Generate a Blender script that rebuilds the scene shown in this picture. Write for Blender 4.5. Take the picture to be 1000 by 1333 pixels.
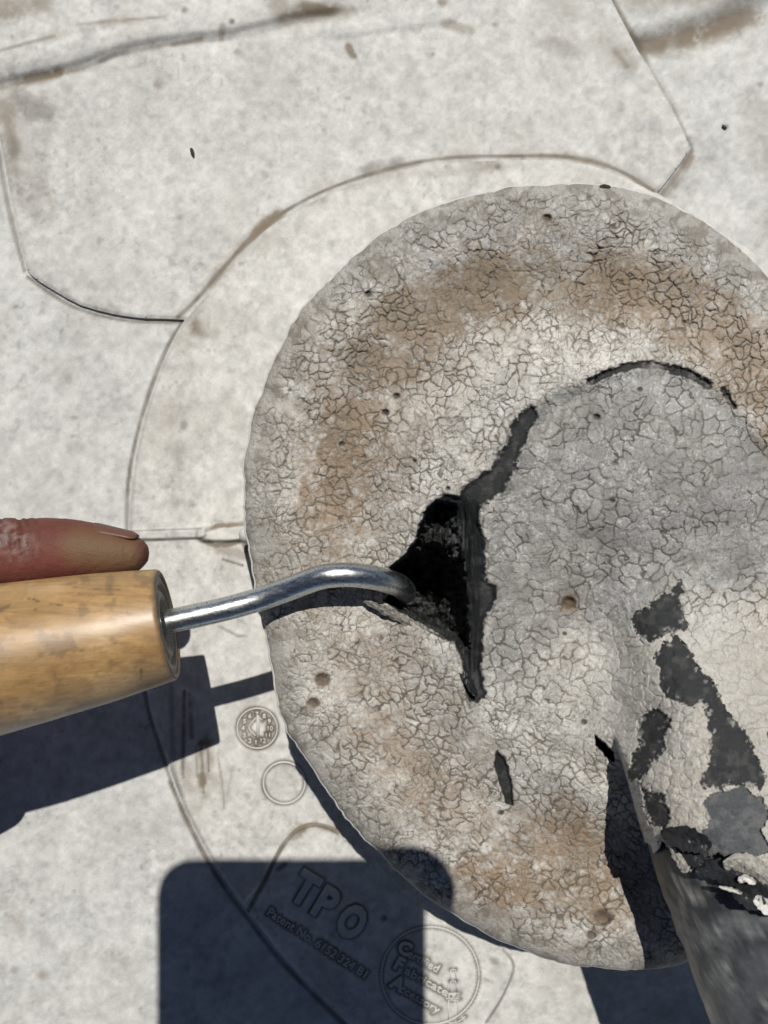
import bpy, bmesh, math, random
import numpy as np
from mathutils import Vector, Matrix

for _o in list(bpy.data.objects):
    bpy.data.objects.remove(_o)
C = bpy.context.scene
COL = C.collection
S = 0.0002            # metres per length unit (one unit = 0.2 mm)
HP = 1000.0           # camera height in units (0.2 m above the roof)
CU, CV = 500.0, 666.5

# ------------------------------------------------------------------ camera
cd = bpy.data.cameras.new('camera')
cam = bpy.data.objects.new('camera', cd); COL.objects.link(cam)
cam.location = (0, 0, HP * S)
cam.rotation_euler = (0, 0, 0)
cd.sensor_fit = 'VERTICAL'; cd.sensor_height = 24.0
cd.lens = 24.0 * HP / (2 * CV)
cd.clip_start = 0.004; cd.clip_end = 500
cd.dof.use_dof = True; cd.dof.focus_distance = 0.150; cd.dof.aperture_fstop = 20
C.camera = cam

# ------------------------------------------------------------------ sky, sun, exposure
SUN_DIR = Vector((-0.07, -0.505, -1.0)).normalized()
w = bpy.data.worlds.new('World'); C.world = w; w.use_nodes = True
nt = w.node_tree; nt.nodes.clear()
sky = nt.nodes.new('ShaderNodeTexSky'); sky.sky_type = 'NISHITA'; sky.sun_disc = False
sky.sun_elevation = math.asin(-SUN_DIR.z); sky.sun_rotation = math.atan2(-SUN_DIR.x, -SUN_DIR.y)
sky.air_density = 0.55; sky.dust_density = 0.15; sky.ozone_density = 1.0; sky.altitude = 500
bg = nt.nodes.new('ShaderNodeBackground'); bg.inputs[1].default_value = 0.05
wo = nt.nodes.new('ShaderNodeOutputWorld')
nt.links.new(sky.outputs[0], bg.inputs[0]); nt.links.new(bg.outputs[0], wo.inputs[0])
sd_ = bpy.data.lights.new('sun', 'SUN'); sd_.energy = 5.0; sd_.angle = math.radians(0.53); sd_.color = (1.0, 0.965, 0.90)
sun = bpy.data.objects.new('sun', sd_); COL.objects.link(sun)
sun.location = (0.1, 0.6, 1.2); sun.rotation_euler = SUN_DIR.to_track_quat('-Z', 'Y').to_euler()
C.view_settings.view_transform = 'Standard'; C.view_settings.look = 'None'
C.view_settings.gamma = 1; C.view_settings.use_curve_mapping = False
C.view_settings.exposure = -0.30
C.render.engine = 'CYCLES'
C.cycles.max_bounces = 6; C.cycles.diffuse_bounces = 3

# ------------------------------------------------------------------ numeric helpers
rng = np.random.default_rng(7)
_T = rng.random((8, 256, 256)).astype(np.float32)

def vnoise(x, y, seed=0):
    t = _T[seed % 8]; o = (seed * 37) % 256
    xi = np.floor(x).astype(np.int64); yi = np.floor(y).astype(np.int64)
    fx = x - xi; fy = y - yi
    fx = fx * fx * (3 - 2 * fx); fy = fy * fy * (3 - 2 * fy)
    a = (xi + o) & 255; b = (yi + 2 * o) & 255; a1 = (a + 1) & 255; b1 = (b + 1) & 255
    return (t[a, b] * (1 - fx) + t[a1, b] * fx) * (1 - fy) + (t[a, b1] * (1 - fx) + t[a1, b1] * fx) * fy

def fbm(x, y, scale, octv=4, seed=0, rough=0.5):
    s = np.zeros_like(x, dtype=np.float64); amp = 1.0; tot = 0.0; k = 1.0 / scale
    for i in range(octv):
        s += amp * vnoise(x * k, y * k, seed + i * 3); tot += amp; amp *= rough; k *= 2.03
    return s / tot

def sstep(a, b, x):
    t = np.clip((x - a) / (b - a), 0, 1)
    return t * t * (3 - 2 * t)

def voro(x, y, cell, seed=0, jit=0.9):
    """distance to the nearest cell border and a random number per cell"""
    r = _T[(seed * 2) % 8]; r2 = _T[(seed * 2 + 1) % 8]
    X = x / cell; Y = y / cell
    cx = np.floor(X).astype(np.int64); cy = np.floor(Y).astype(np.int64)
    best = np.full(X.shape, 1e9); bx = np.zeros_like(X); by = np.zeros_like(X); rid = np.zeros_like(X)
    pts = []
    for i in (-2, -1, 0, 1, 2):
        for j in (-2, -1, 0, 1, 2):
            a = (cx + i) & 255; b = (cy + j) & 255
            px = cx + i + 0.5 + jit * (r[a, b] - 0.5); py = cy + j + 0.5 + jit * (r2[a, b] - 0.5)
            if abs(i) < 2 and abs(j) < 2:
                d = (px - X) ** 2 + (py - Y) ** 2
                m = d < best
                best = np.where(m, d, best); bx = np.where(m, px, bx); by = np.where(m, py, by); rid = np.where(m, r[b, a], rid)
            pts.append((px, py))
    e = np.full(X.shape, 1e9)
    for px, py in pts:
        dx = px - bx; dy = py - by; L = np.sqrt(dx * dx + dy * dy)
        ok = L > 1e-6
        v = ((px + bx) / 2 - X) * dx + ((py + by) / 2 - Y) * dy
        v = np.where(ok, v / np.where(ok, L, 1), 1e9)
        e = np.minimum(e, v)
    return e * cell, rid

def smooth_closed(pts, n=4):
    p = np.array(pts, float); N = len(p); out = []
    for i in range(N):
        p0, p1, p2, p3 = p[i - 1], p[i], p[(i + 1) % N], p[(i + 2) % N]
        for k in range(n):
            t = k / n
            out.append(0.5 * ((2 * p1) + (-p0 + p2) * t + (2 * p0 - 5 * p1 + 4 * p2 - p3) * t * t + (-p0 + 3 * p1 - 3 * p2 + p3) * t ** 3))
    return np.array(out)

def smooth_open(pts, n=6):
    p = np.array(pts, float); N = len(p); out = []
    for i in range(N - 1):
        p0 = p[max(i - 1, 0)]; p1 = p[i]; p2 = p[i + 1]; p3 = p[min(i + 2, N - 1)]
        for k in range(n):
            t = k / n
            out.append(0.5 * ((2 * p1) + (-p0 + p2) * t + (2 * p0 - 5 * p1 + 4 * p2 - p3) * t * t + (-p0 + 3 * p1 - 3 * p2 + p3) * t ** 3))
    out.append(p[-1])
    return np.array(out)

def segdist(U, V, pts, closed=False, want=False):
    """distance to a polyline; with want also the closest point"""
    p = np.array(pts, float); n = len(p)
    best = np.full(U.shape, 1e18); cx = np.zeros_like(U) if want else None; cy = np.zeros_like(U) if want else None
    tt = np.zeros_like(U) if want else None
    for i in range(n if closed else n - 1):
        a = p[i]; b = p[(i + 1) % n]; dx, dy = b[0] - a[0], b[1] - a[1]
        L = dx * dx + dy * dy + 1e-12
        t = np.clip(((U - a[0]) * dx + (V - a[1]) * dy) / L, 0, 1)
        qx = a[0] + t * dx; qy = a[1] + t * dy
        d = (U - qx) ** 2 + (V - qy) ** 2
        m = d < best
        best = np.where(m, d, best)
        if want:
            cx = np.where(m, qx, cx); cy = np.where(m, qy, cy); tt = np.where(m, i + t, tt)
    d = np.sqrt(best)
    return (d, cx, cy, tt) if want else d

def inside(U, V, pts):
    p = np.array(pts, float); n = len(p); c = np.zeros(U.shape, bool)
    for i in range(n):
        x1, y1 = p[i]; x2, y2 = p[(i + 1) % n]
        if y1 == y2: continue
        m = ((y1 > V) != (y2 > V)) & (U < (x2 - x1) * (V - y1) / (y2 - y1) + x1)
        c ^= m
    return c

def sdf(U, V, pts, want=False, margin=40):
    """positive inside"""
    p = np.array(pts, float)
    if not want:
        out = np.full(U.shape, -float(margin))
        m = (U > p[:, 0].min() - margin) & (U < p[:, 0].max() + margin) & (V > p[:, 1].min() - margin) & (V < p[:, 1].max() + margin)
        if m.any():
            u, v = U[m], V[m]
            d = segdist(u, v, p, True); out[m] = np.where(inside(u, v, p), d, -d)
        return out
    d, cx, cy, _ = segdist(U, V, p, True, True)
    return np.where(inside(U, V, p), d, -d), cx, cy

def line_d(U, V, pts, margin):
    p = np.array(pts, float)
    out = np.full(U.shape, 1e3)
    m = (U > p[:, 0].min() - margin) & (U < p[:, 0].max() + margin) & (V > p[:, 1].min() - margin) & (V < p[:, 1].max() + margin)
    if m.any(): out[m] = segdist(U[m], V[m], p)
    return out

def stroke(U, V, pts, wd):
    """soft brush: 1 on the line, 0 at wd"""
    return 1 - sstep(0.15, 1.0, line_d(U, V, pts, wd) / wd)

def W(u, v, h):
    k = 1 - np.asarray(h, float) / HP
    return np.stack([(np.asarray(u, float) - CU) * k * S, -(np.asarray(v, float) - CV) * k * S, np.asarray(h, float) * S + 0 * k], -1)

def Wv(u, v, h):
    return Vector([float(q) for q in W(u, v, h)])

def Q(x, y, h):
    """a place given in roof units (x right, y towards the photographer, h up)"""
    return Vector(((x - CU) * S, -(y - CV) * S, h * S))

# ------------------------------------------------------------------ mesh helpers
def mesh_np(name, verts, quads, tris=None, col=None):
    me = bpy.data.meshes.new(name)
    verts = np.asarray(verts, np.float32); quads = np.asarray(quads, np.int32).reshape(-1, 4)
    nq = len(quads); tr = np.zeros((0, 3), np.int32) if tris is None else np.asarray(tris, np.int32).reshape(-1, 3)
    me.vertices.add(len(verts)); me.vertices.foreach_set('co', verts.ravel())
    loops = np.concatenate([quads.ravel(), tr.ravel()])
    me.loops.add(len(loops)); me.loops.foreach_set('vertex_index', loops)
    st = np.concatenate([np.arange(nq) * 4, nq * 4 + np.arange(len(tr)) * 3]).astype(np.int32)
    me.polygons.add(len(st)); me.polygons.foreach_set('loop_start', st)
    me.update(calc_edges=True); me.validate()
    me.polygons.foreach_set('use_smooth', np.ones(len(me.polygons), bool))
    if col is not None:
        a = me.color_attributes.new('Col', 'FLOAT_COLOR', 'POINT')
        c = np.ones((len(verts), 4), np.float32); c[:, :col.shape[1]] = col
        a.data.foreach_set('color', c.ravel())
    me.update()
    return me

def link(name, me, mat, parent=None):
    o = bpy.data.objects.new(name, me); COL.objects.link(o)
    if mat: me.materials.append(mat)
    if parent: o.parent = parent; o.matrix_parent_inverse = parent.matrix_basis.inverted()
    return o

def thing(name, label, cat, loc):
    o = bpy.data.objects.new(name, None); COL.objects.link(o); o.location = loc; o.empty_display_size = 0.01
    o['label'] = label; o['category'] = cat
    return o

def tag(o, label, cat, group=None):
    o['label'] = label; o['category'] = cat
    if group: o['group'] = group
    return o

def sheet(us, vs, hfun, cfun, outline=None, skirt=None, fold=None):
    """surface over a (u,v) lattice trimmed to an outline, its border carried down to height skirt"""
    U, V = np.meshgrid(us, vs); U = U.copy(); V = V.copy()
    n, m = U.shape
    if outline is not None:
        sd, cx, cy = sdf(U, V, outline, want=True)
        su = np.gradient(us)[None, :] + 0 * U; sv = np.gradient(vs)[:, None] + 0 * U
        step = np.maximum(su, sv)
        out = sd < 0
        near = out & (sd > -1.45 * step)
        U = np.where(near, cx, U); V = np.where(near, cy, V)
        keep = ~out | near; core = ~out
        sd = np.where(near, 0, sd)
    else:
        keep = np.ones(U.shape, bool); core = keep; sd = np.full(U.shape, 1e3)
    idx = np.arange(n * m).reshape(n, m)
    def corners(a): return a[:-1, :-1], a[:-1, 1:], a[1:, 1:], a[1:, :-1]
    k = np.logical_and.reduce(corners(keep)) & np.logical_or.reduce(corners(core))
    q = np.stack([c[k] for c in corners(idx)], -1)[:, ::-1]
    used = np.unique(q); remap = np.full(n * m, -1); remap[used] = np.arange(len(used)); q = remap[q]
    u = U.ravel()[used]; v = V.ravel()[used]; d = sd.ravel()[used]
    h = hfun(u, v, d); col = cfun(u, v, d, h)
    P = W(u, v, h)
    if skirt is not None:
        e = np.concatenate([q[:, [0, 1]], q[:, [1, 2]], q[:, [2, 3]], q[:, [3, 0]]])
        key = np.sort(e, 1); key = key[:, 0].astype(np.int64) * (len(u) + 1) + key[:, 1]
        _, inv, cnt = np.unique(key, return_inverse=True, return_counts=True)
        be = e[cnt[inv] == 1]
        bv = np.unique(be); r2 = np.full(len(u), -1); r2[bv] = np.arange(len(bv))
        top = P[bv].copy(); bot = top.copy(); bot[:, 2] = skirt * S
        b0 = len(P); b1 = b0 + len(bv)
        sq = np.stack([b0 + r2[be[:, 1]], b0 + r2[be[:, 0]], b1 + r2[be[:, 0]], b1 + r2[be[:, 1]]], -1)
        P = np.concatenate([P, top, bot]); q = np.concatenate([q, sq]); col = np.concatenate([col, col[bv], col[bv]])
    return P, q, col

def tube(path, rad, seg=24, cap=True, flat=None):
    """world-space tube through points; rad per point in metres; rounded end caps are up to the radii"""
    p = [Vector(a) for a in path]; n = len(p)
    vs = []; up = Vector((0, 0, 1)); prev = None
    for i in range(n):
        t = (p[min(i + 1, n - 1)] - p[max(i - 1, 0)]).normalized()
        a = t.cross(up)
        if a.length < 1e-3: a = t.cross(Vector((0, 1, 0)))
        a.normalize()
        if prev is not None and a.dot(prev) < 0: a = -a
        prev = a; b = a.cross(t)
        if b.z < 0: pass
        ra = rad[i] if not isinstance(rad, (int, float)) else rad
        for k in range(seg):
            th = 2 * math.pi * k / seg
            vs.append(p[i] + a * (math.cos(th) * ra) + b * (math.sin(th) * ra * (flat[i] if flat else 1)))
    q = []
    for i in range(n - 1):
        for k in range(seg):
            k2 = (k + 1) % seg
            q.append((i * seg + k, i * seg + k2, (i + 1) * seg + k2, (i + 1) * seg + k))
    tr = []
    if cap:
        vs.append(p[0]); vs.append(p[-1]); c0 = len(vs) - 2; c1 = len(vs) - 1
        for k in range(seg):
            k2 = (k + 1) % seg
            tr.append((c0, k2, k)); tr.append((c1, (n - 1) * seg + k, (n - 1) * seg + k2))
    return np.array([list(a) for a in vs]), np.array(q), np.array(tr)

def img_of(P):
    h = P[:, 2] / S; k = 1 - h / HP
    return P[:, 0] / S / k + CU, -P[:, 1] / S / k + CV

# ------------------------------------------------------------------ materials
def mat_new(name):
    m = bpy.data.materials.new(name); m.use_nodes = True
    t = m.node_tree; b = t.nodes['Principled BSDF']
    return m, t, b

def N(t, typ, **kw):
    n = t.nodes.new(typ)
    for k, v in kw.items(): setattr(n, k, v)
    return n

def noise(t, co, scale, detail=4, rough=0.55, dist=0.0):
    n = N(t, 'ShaderNodeTexNoise'); n.inputs['Scale'].default_value = scale; n.inputs['Detail'].default_value = detail
    n.inputs['Roughness'].default_value = rough; n.inputs['Distortion'].default_value = dist
    t.links.new(co, n.inputs['Vector']); return n.outputs['Fac']

def ramp(t, fac, a, b, ca, cb):
    r = N(t, 'ShaderNodeMapRange'); r.inputs['From Min'].default_value = a; r.inputs['From Max'].default_value = b
    r.inputs['To Min'].default_value = ca; r.inputs['To Max'].default_value = cb
    t.links.new(fac, r.inputs['Value']); return r.outputs[0]

def mul(t, col, fac):
    v = N(t, 'ShaderNodeVectorMath', operation='SCALE')
    t.links.new(col, v.inputs[0]); t.links.new(fac, v.inputs['Scale']); return v.outputs[0]

def mixc(t, fac, a, b):
    m = N(t, 'ShaderNodeMix', data_type='RGBA')
    t.links.new(fac, m.inputs['Factor'])
    for s, x in ((6, a), (7, b)):
        if isinstance(x, tuple): m.inputs[s].default_value = (*x, 1)
        else: t.links.new(x, m.inputs[s])
    return m.outputs[2]

def bump(t, b, hgt, strength, dist):
    n = N(t, 'ShaderNodeBump'); n.inputs['Strength'].default_value = strength; n.inputs['Distance'].default_value = dist
    t.links.new(hgt, n.inputs['Height']); t.links.new(n.outputs[0], b.inputs['Normal'])

def membrane_mat(name, seed, use_attr=True, base=(0.55, 0.545, 0.53)):
    m, t, b = mat_new(name)
    tc = N(t, 'ShaderNodeTexCoord'); mp = N(t, 'ShaderNodeMapping'); mp.inputs['Location'].default_value = (seed * 3.1, seed * 1.7, seed)
    t.links.new(tc.outputs['Object'], mp.inputs[0]); co = mp.outputs[0]
    if use_attr:
        at = N(t, 'ShaderNodeAttribute', attribute_name='Col'); c = at.outputs['Color']
    else:
        rgb = N(t, 'ShaderNodeRGB'); rgb.outputs[0].default_value = (*base, 1); c = rgb.outputs[0]
    big = noise(t, co, 60, 6, 0.62); mid = noise(t, co, 330, 5, 0.6, 0.4); fin = noise(t, co, 2600, 3, 0.6)
    c = mul(t, c, ramp(t, big, 0.3, 0.7, 0.965, 1.03))
    c = mul(t, c, ramp(t, mid, 0.3, 0.7, 0.92, 1.06))
    c = mul(t, c, ramp(t, fin, 0.3, 0.7, 0.93, 1.06))
    # faint brown and grey soiling in small clumps
    s1 = noise(t, co, 520, 6, 0.7, 0.6)
    f = ramp(t, s1, 0.60, 0.78, 0.0, 0.55)
    c = mixc(t, f, c, (0.30, 0.265, 0.215))
    vo = N(t, 'ShaderNodeTexVoronoi'); vo.inputs['Scale'].default_value = 420; t.links.new(co, vo.inputs['Vector'])
    f2 = ramp(t, vo.outputs['Distance'], 0.05, 0.14, 0.35, 0.0)
    gate = ramp(t, noise(t, co, 120, 3), 0.55, 0.66, 0.0, 0.7)
    ml = N(t, 'ShaderNodeMath', operation='MULTIPLY'); t.links.new(f2, ml.inputs[0]); t.links.new(gate, ml.inputs[1])
    c = mixc(t, ml.outputs[0], c, (0.16, 0.15, 0.13))
    t.links.new(c, b.inputs['Base Color'])
    b.inputs['Roughness'].default_value = 0.62
    b.inputs['Specular IOR Level'].default_value = 0.25
    ad = N(t, 'ShaderNodeMath', operation='ADD'); t.links.new(mid, ad.inputs[0]); t.links.new(fin, ad.inputs[1])
    bump(t, b, ad.outputs[0], 0.30, 0.00028)
    return m

M_ROOF = membrane_mat('roof_membrane_white', 0)
M_PATCH = membrane_mat('cover_strip_white', 1)
M_PAN = membrane_mat('moulded_pan_white', 2)
M_PANPLAIN = membrane_mat('moulded_pan_plain', 3, False, (0.56, 0.55, 0.525))

def sealant_mat():
    m, t, b = mat_new('weathered_sealant')
    tc = N(t, 'ShaderNodeTexCoord'); co = tc.outputs['Object']
    at = N(t, 'ShaderNodeAttribute', attribute_name='Col'); c = at.outputs['Color']
    a = noise(t, co, 1500, 5, 0.65); g = noise(t, co, 5200, 3, 0.6)
    c = mul(t, c, ramp(t, a, 0.3, 0.7, 0.84, 1.14)); c = mul(t, c, ramp(t, g, 0.3, 0.7, 0.90, 1.10))
    t.links.new(c, b.inputs['Base Color'])
    t.links.new(ramp(t, at.outputs['Alpha'], 0, 1, 0.36, 0.86), b.inputs['Roughness'])
    b.inputs['Specular IOR Level'].default_value = 0.30
    ad = N(t, 'ShaderNodeMath', operation='ADD'); t.links.new(a, ad.inputs[0]); t.links.new(g, ad.inputs[1])
    bump(t, b, ad.outputs[0], 0.75, 0.00036)
    return m
M_SEAL = sealant_mat()

def attr_mat(name, rough, sc, lo, hi, bs, bd, spec=0.5, coat=0.0):
    m, t, b = mat_new(name)
    tc = N(t, 'ShaderNodeTexCoord'); co = tc.outputs['Object']
    at = N(t, 'ShaderNodeAttribute', attribute_name='Col')
    a = noise(t, co, sc, 5, 0.62)
    c = mul(t, at.outputs['Color'], ramp(t, a, 0.3, 0.7, lo, hi))
    t.links.new(c, b.inputs['Base Color']); b.inputs['Roughness'].default_value = rough
    b.inputs['Specular IOR Level'].default_value = spec
    if coat:
        b.inputs['Coat Weight'].default_value = coat; b.inputs['Coat Roughness'].default_value = 0.32
    bump(t, b, a, bs, bd)
    return m
M_PIPE = attr_mat('black_rubber_sleeve', 0.42, 900, 0.8, 1.2, 0.25, 0.0003, 0.5)
M_SKIN = attr_mat('skin', 0.55, 3400, 0.84, 1.12, 0.55, 0.00025, 0.25)

def wood_mat():
    m, t, b = mat_new('lacquered_wood')
    tc = N(t, 'ShaderNodeTexCoord'); mp = N(t, 'ShaderNodeMapping'); mp.inputs['Scale'].default_value = (40, 1300, 1300)
    t.links.new(tc.outputs['Object'], mp.inputs[0])
    at = N(t, 'ShaderNodeAttribute', attribute_name='Col')
    g = noise(t, mp.outputs[0], 1.0, 6, 0.62, 0.3)
    mp2 = N(t, 'ShaderNodeMapping'); mp2.inputs['Scale'].default_value = (150, 500, 500); t.links.new(tc.outputs['Object'], mp2.inputs[0])
    g2 = noise(t, mp2.outputs[0], 0.7, 4, 0.6)
    c = mul(t, at.outputs['Color'], ramp(t, g, 0.3, 0.7, 0.76, 1.16)); c = mul(t, c, ramp(t, g2, 0.3, 0.7, 0.90, 1.08))
    t.links.new(c, b.inputs['Base Color'])
    t.links.new(ramp(t, g2, 0.3, 0.7, 0.40, 0.62), b.inputs['Roughness'])
    b.inputs['Specular IOR Level'].default_value = 0.5
    b.inputs['Coat Weight'].default_value = 0.45; b.inputs['Coat Roughness'].default_value = 0.36
    bump(t, b, g, 0.15, 0.00018)
    return m
M_WOOD = wood_mat()

def metal_mat():
    m, t, b = mat_new('zinc_plated_steel')
    tc = N(t, 'ShaderNodeTexCoord'); mp = N(t, 'ShaderNodeMapping'); mp.inputs['Scale'].default_value = (350, 1500, 1500)
    t.links.new(tc.outputs['Object'], mp.inputs[0])
    g = noise(t, mp.outputs[0], 1.0, 5, 0.65)
    sp = noise(t, tc.outputs['Object'], 2600, 3, 0.6)
    c = mixc(t, ramp(t, sp, 0.52, 0.66, 0.0, 1.0), (0.60, 0.62, 0.62), (0.28, 0.30, 0.31))
    t.links.new(c, b.inputs['Base Color']); b.inputs['Metallic'].default_value = 1.0
    t.links.new(ramp(t, g, 0.3, 0.7, 0.22, 0.42), b.inputs['Roughness'])
    bump(t, b, g, 0.25, 0.00012)
    return m
M_STEEL = metal_mat()

def plain_mat(name, col, rough=0.5, metal=0.0, sc=1500, amt=0.12, spec=0.4):
    m, t, b = mat_new(name)
    tc = N(t, 'ShaderNodeTexCoord'); a = noise(t, tc.outputs['Object'], sc, 4)
    rgb = N(t, 'ShaderNodeRGB'); rgb.outputs[0].default_value = (*col, 1)
    t.links.new(mul(t, rgb.outputs[0], ramp(t, a, 0.3, 0.7, 1 - amt, 1 + amt)), b.inputs['Base Color'])
    b.inputs['Roughness'].default_value = rough; b.inputs['Metallic'].default_value = metal; b.inputs['Specular IOR Level'].default_value = spec
    bump(t, b, a, 0.2, 0.0002)
    return m
M_FERRULE = plain_mat('dull_ferrule', (0.30, 0.28, 0.25), 0.45, 0.5)
M_RECESS = plain_mat('dark_recess', (0.05, 0.045, 0.04), 0.7)
M_RUBBER = plain_mat('black_tape', (0.022, 0.023, 0.026), 0.45, 0, 1200, 0.3)
M_FLAKE = plain_mat('white_sealant_flake', (0.62, 0.61, 0.58), 0.7, 0, 2500, 0.15)
M_FLAP = plain_mat('grey_sealant_flap', (0.30, 0.285, 0.255), 0.8, 0, 1600, 0.45)
M_FLAPD = plain_mat('torn_sealant_edge', (0.17, 0.16, 0.14), 0.8, 0, 1400, 0.8)
M_NAIL = plain_mat('nail', (0.120, 0.052, 0.034), 0.5, 0, 1500, 0.10, 0.5)
M_SPECK = plain_mat('dark_grit', (0.03, 0.03, 0.02), 0.8, 0, 3000, 0.4)
M_PHONE = plain_mat('phone_shell', (0.04, 0.04, 0.045), 0.35)
M_GLASS = plain_mat('phone_glass', (0.01, 0.01, 0.012), 0.08, 0, 10, 0.02, 0.5)

# ------------------------------------------------------------------ outlines measured on the place
SEAL = smooth_closed([(318,640),(322,590),(332,535),(348,490),(370,440),(392,405),(425,368),(465,330),(510,297),(560,272),(610,255),(670,243),(740,238),
    (800,243),(850,257),(900,280),(945,310),(985,345),(1030,392),(1075,450),(1120,535),(1150,640),(1157,760),(1140,880),(1110,990),(1060,1090),(1000,1172),
    (940,1228),(895,1252),(850,1260),(800,1261),(750,1256),(700,1243),(650,1222),(600,1196),(560,1168),(520,1136),(490,1105),(462,1075),(435,1040),(410,1005),
    (385,968),(371,940),(360,900),(352,860),(343,810),(332,760),(325,715),(319,675)], 9)
_k = np.arange(len(SEAL)) * 7.0
_n = (fbm(_k, _k * 0, 40, 3, 5) - .5) * 6 + (fbm(_k, _k * 0 + 9, 9, 2, 6) - .5) * 2.6
_dir = np.array([742.0, 750.0]) - SEAL
SEAL = SEAL + _dir / np.linalg.norm(_dir, axis=1)[:, None] * (_n + 3.2 * np.exp(-((SEAL[:, 0] - 384) ** 2 + (SEAL[:, 1] - 966) ** 2) / 60.0))[:, None]
FLANGE = smooth_closed([(720,207),(770,214),(810,228),(855,251),(905,283),(970,322),(1040,372),(1110,452),(1170,560),(1215,690),(1230,830),(1220,980),(1180,1120),
    (1120,1240),(1040,1330),(940,1400),(830,1440),(720,1450),(620,1432),(530,1390),(455,1333),(420,1300),(375,1253),(325,1190),(285,1135),(250,1072),(228,1020),
    (212,975),(195,920),(180,830),(170,740),(168,680),(173,620),(184,560),(200,505),(222,450),(245,410),(275,375),(310,332),(345,298),(385,272),(430,250),
    (480,232),(540,216),(600,209),(660,207)], 3)
PATCH = [(-260,-320),(-150,-200),(-70,-60),(-32,40),(-12,125),(0,182),(9,228),(21,292),(31,338),(36,352),(48,364),(72,379),(105,397),(150,409),(190,414),(240,416),
    (300,430),(420,360),(560,300),(700,290),(800,285),(846,258),(862,243),(880,220),(894,200),(897,192),(894,182),(878,150),(858,115),(830,65),(797,2),(770,-50),(700,-180),(640,-320)]

# ------------------------------------------------------------------ roof membrane (setting)
def mottle(u, v, base, seed, brown=0.10):
    n1 = fbm(u, v, 90, 5, seed); n2 = fbm(u, v, 26, 4, seed + 1); n3 = fbm(u, v, 9, 3, seed + 2)
    n4 = fbm(u, v, 44, 5, seed + 6)
    n5 = fbm(u, v, 4.6, 2, seed + 7)
    g = 1 + 0.13 * (n1 - 0.5) + 0.24 * (n2 - 0.5) + 0.34 * (n3 - 0.5) + 0.22 * (n5 - 0.5) - 0.10 * sstep(0.54, 0.68, fbm(u, v, 15, 4, seed + 6)) - 0.22 * sstep(0.66, 0.80, fbm(u, v, 8, 3, seed + 5)) * sstep(0.46, 0.62, fbm(u, v, 70, 3, seed + 3)) - 0.06 * sstep(0.5, 0.7, n4)
    c = np.array(base)[None, :] * g[:, None]
    f = brown * sstep(0.52, 0.72, fbm(u, v, 60, 5, seed + 4))[:, None] * 3.0
    c = c * (1 - np.clip(f, 0, .8)) + np.array([0.41, 0.385, 0.335])[None, :] * np.clip(f, 0, .8)
    return c

BROWN = np.array([0.195, 0.155, 0.11]); GREY = np.array([0.15, 0.145, 0.13])

def dirt_shade(c, u, v, strokes, seed=3):
    nz = fbm(u, v, 13, 4, seed); nf = fbm(u, v, 4, 3, seed + 1); nb = fbm(u, v, 48, 2, seed + 2); c = c.copy()
    for pts, wd, st, kind in strokes:
        if kind == 'l':
            f = 1 - sstep(0.25, 1.0, line_d(u, v, smooth_open(pts, 4) if len(pts) > 2 else pts, wd + 3) / (wd * (0.55 + 0.9 * nb)))
            g = np.clip(f * st * (0.55 + 0.6 * nz), 0, 0.92)[:, None]; c = c * (1 - g) + np.array([0.135, 0.115, 0.09])[None, :] * g
            continue
        f = stroke(u, v, pts, wd)
        m = f > 0
        if not m.any(): continue
        br = (0.30 + 0.70 * sstep(0.38, 0.60, nb[m])) * (0.20 + 0.80 * sstep(0.32, 0.66, 0.55 * nz[m] + 0.30 * nf[m] + 0.30 * (f[m] - 0.5) + 0.08))
        g = np.clip(f[m] * st * 1.05 * br, 0, 0.9)[:, None]
        c[m] = c[m] * (1 - g) + (BROWN if kind == 'b' else GREY)[None, :] * g
    return c

def lattice(a, b, step, lo, hi, grow=1.35):
    mid = list(np.arange(a, b + 1e-6, step)); d = step; l = []; x = a
    while x > lo: d *= grow; x = max(lo, x - d); l.append(x)
    d = step; r = []; x = mid[-1]
    while x < hi: d *= grow; x = min(hi, x + d); r.append(x)
    return np.array(l[::-1] + mid + r)

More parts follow.
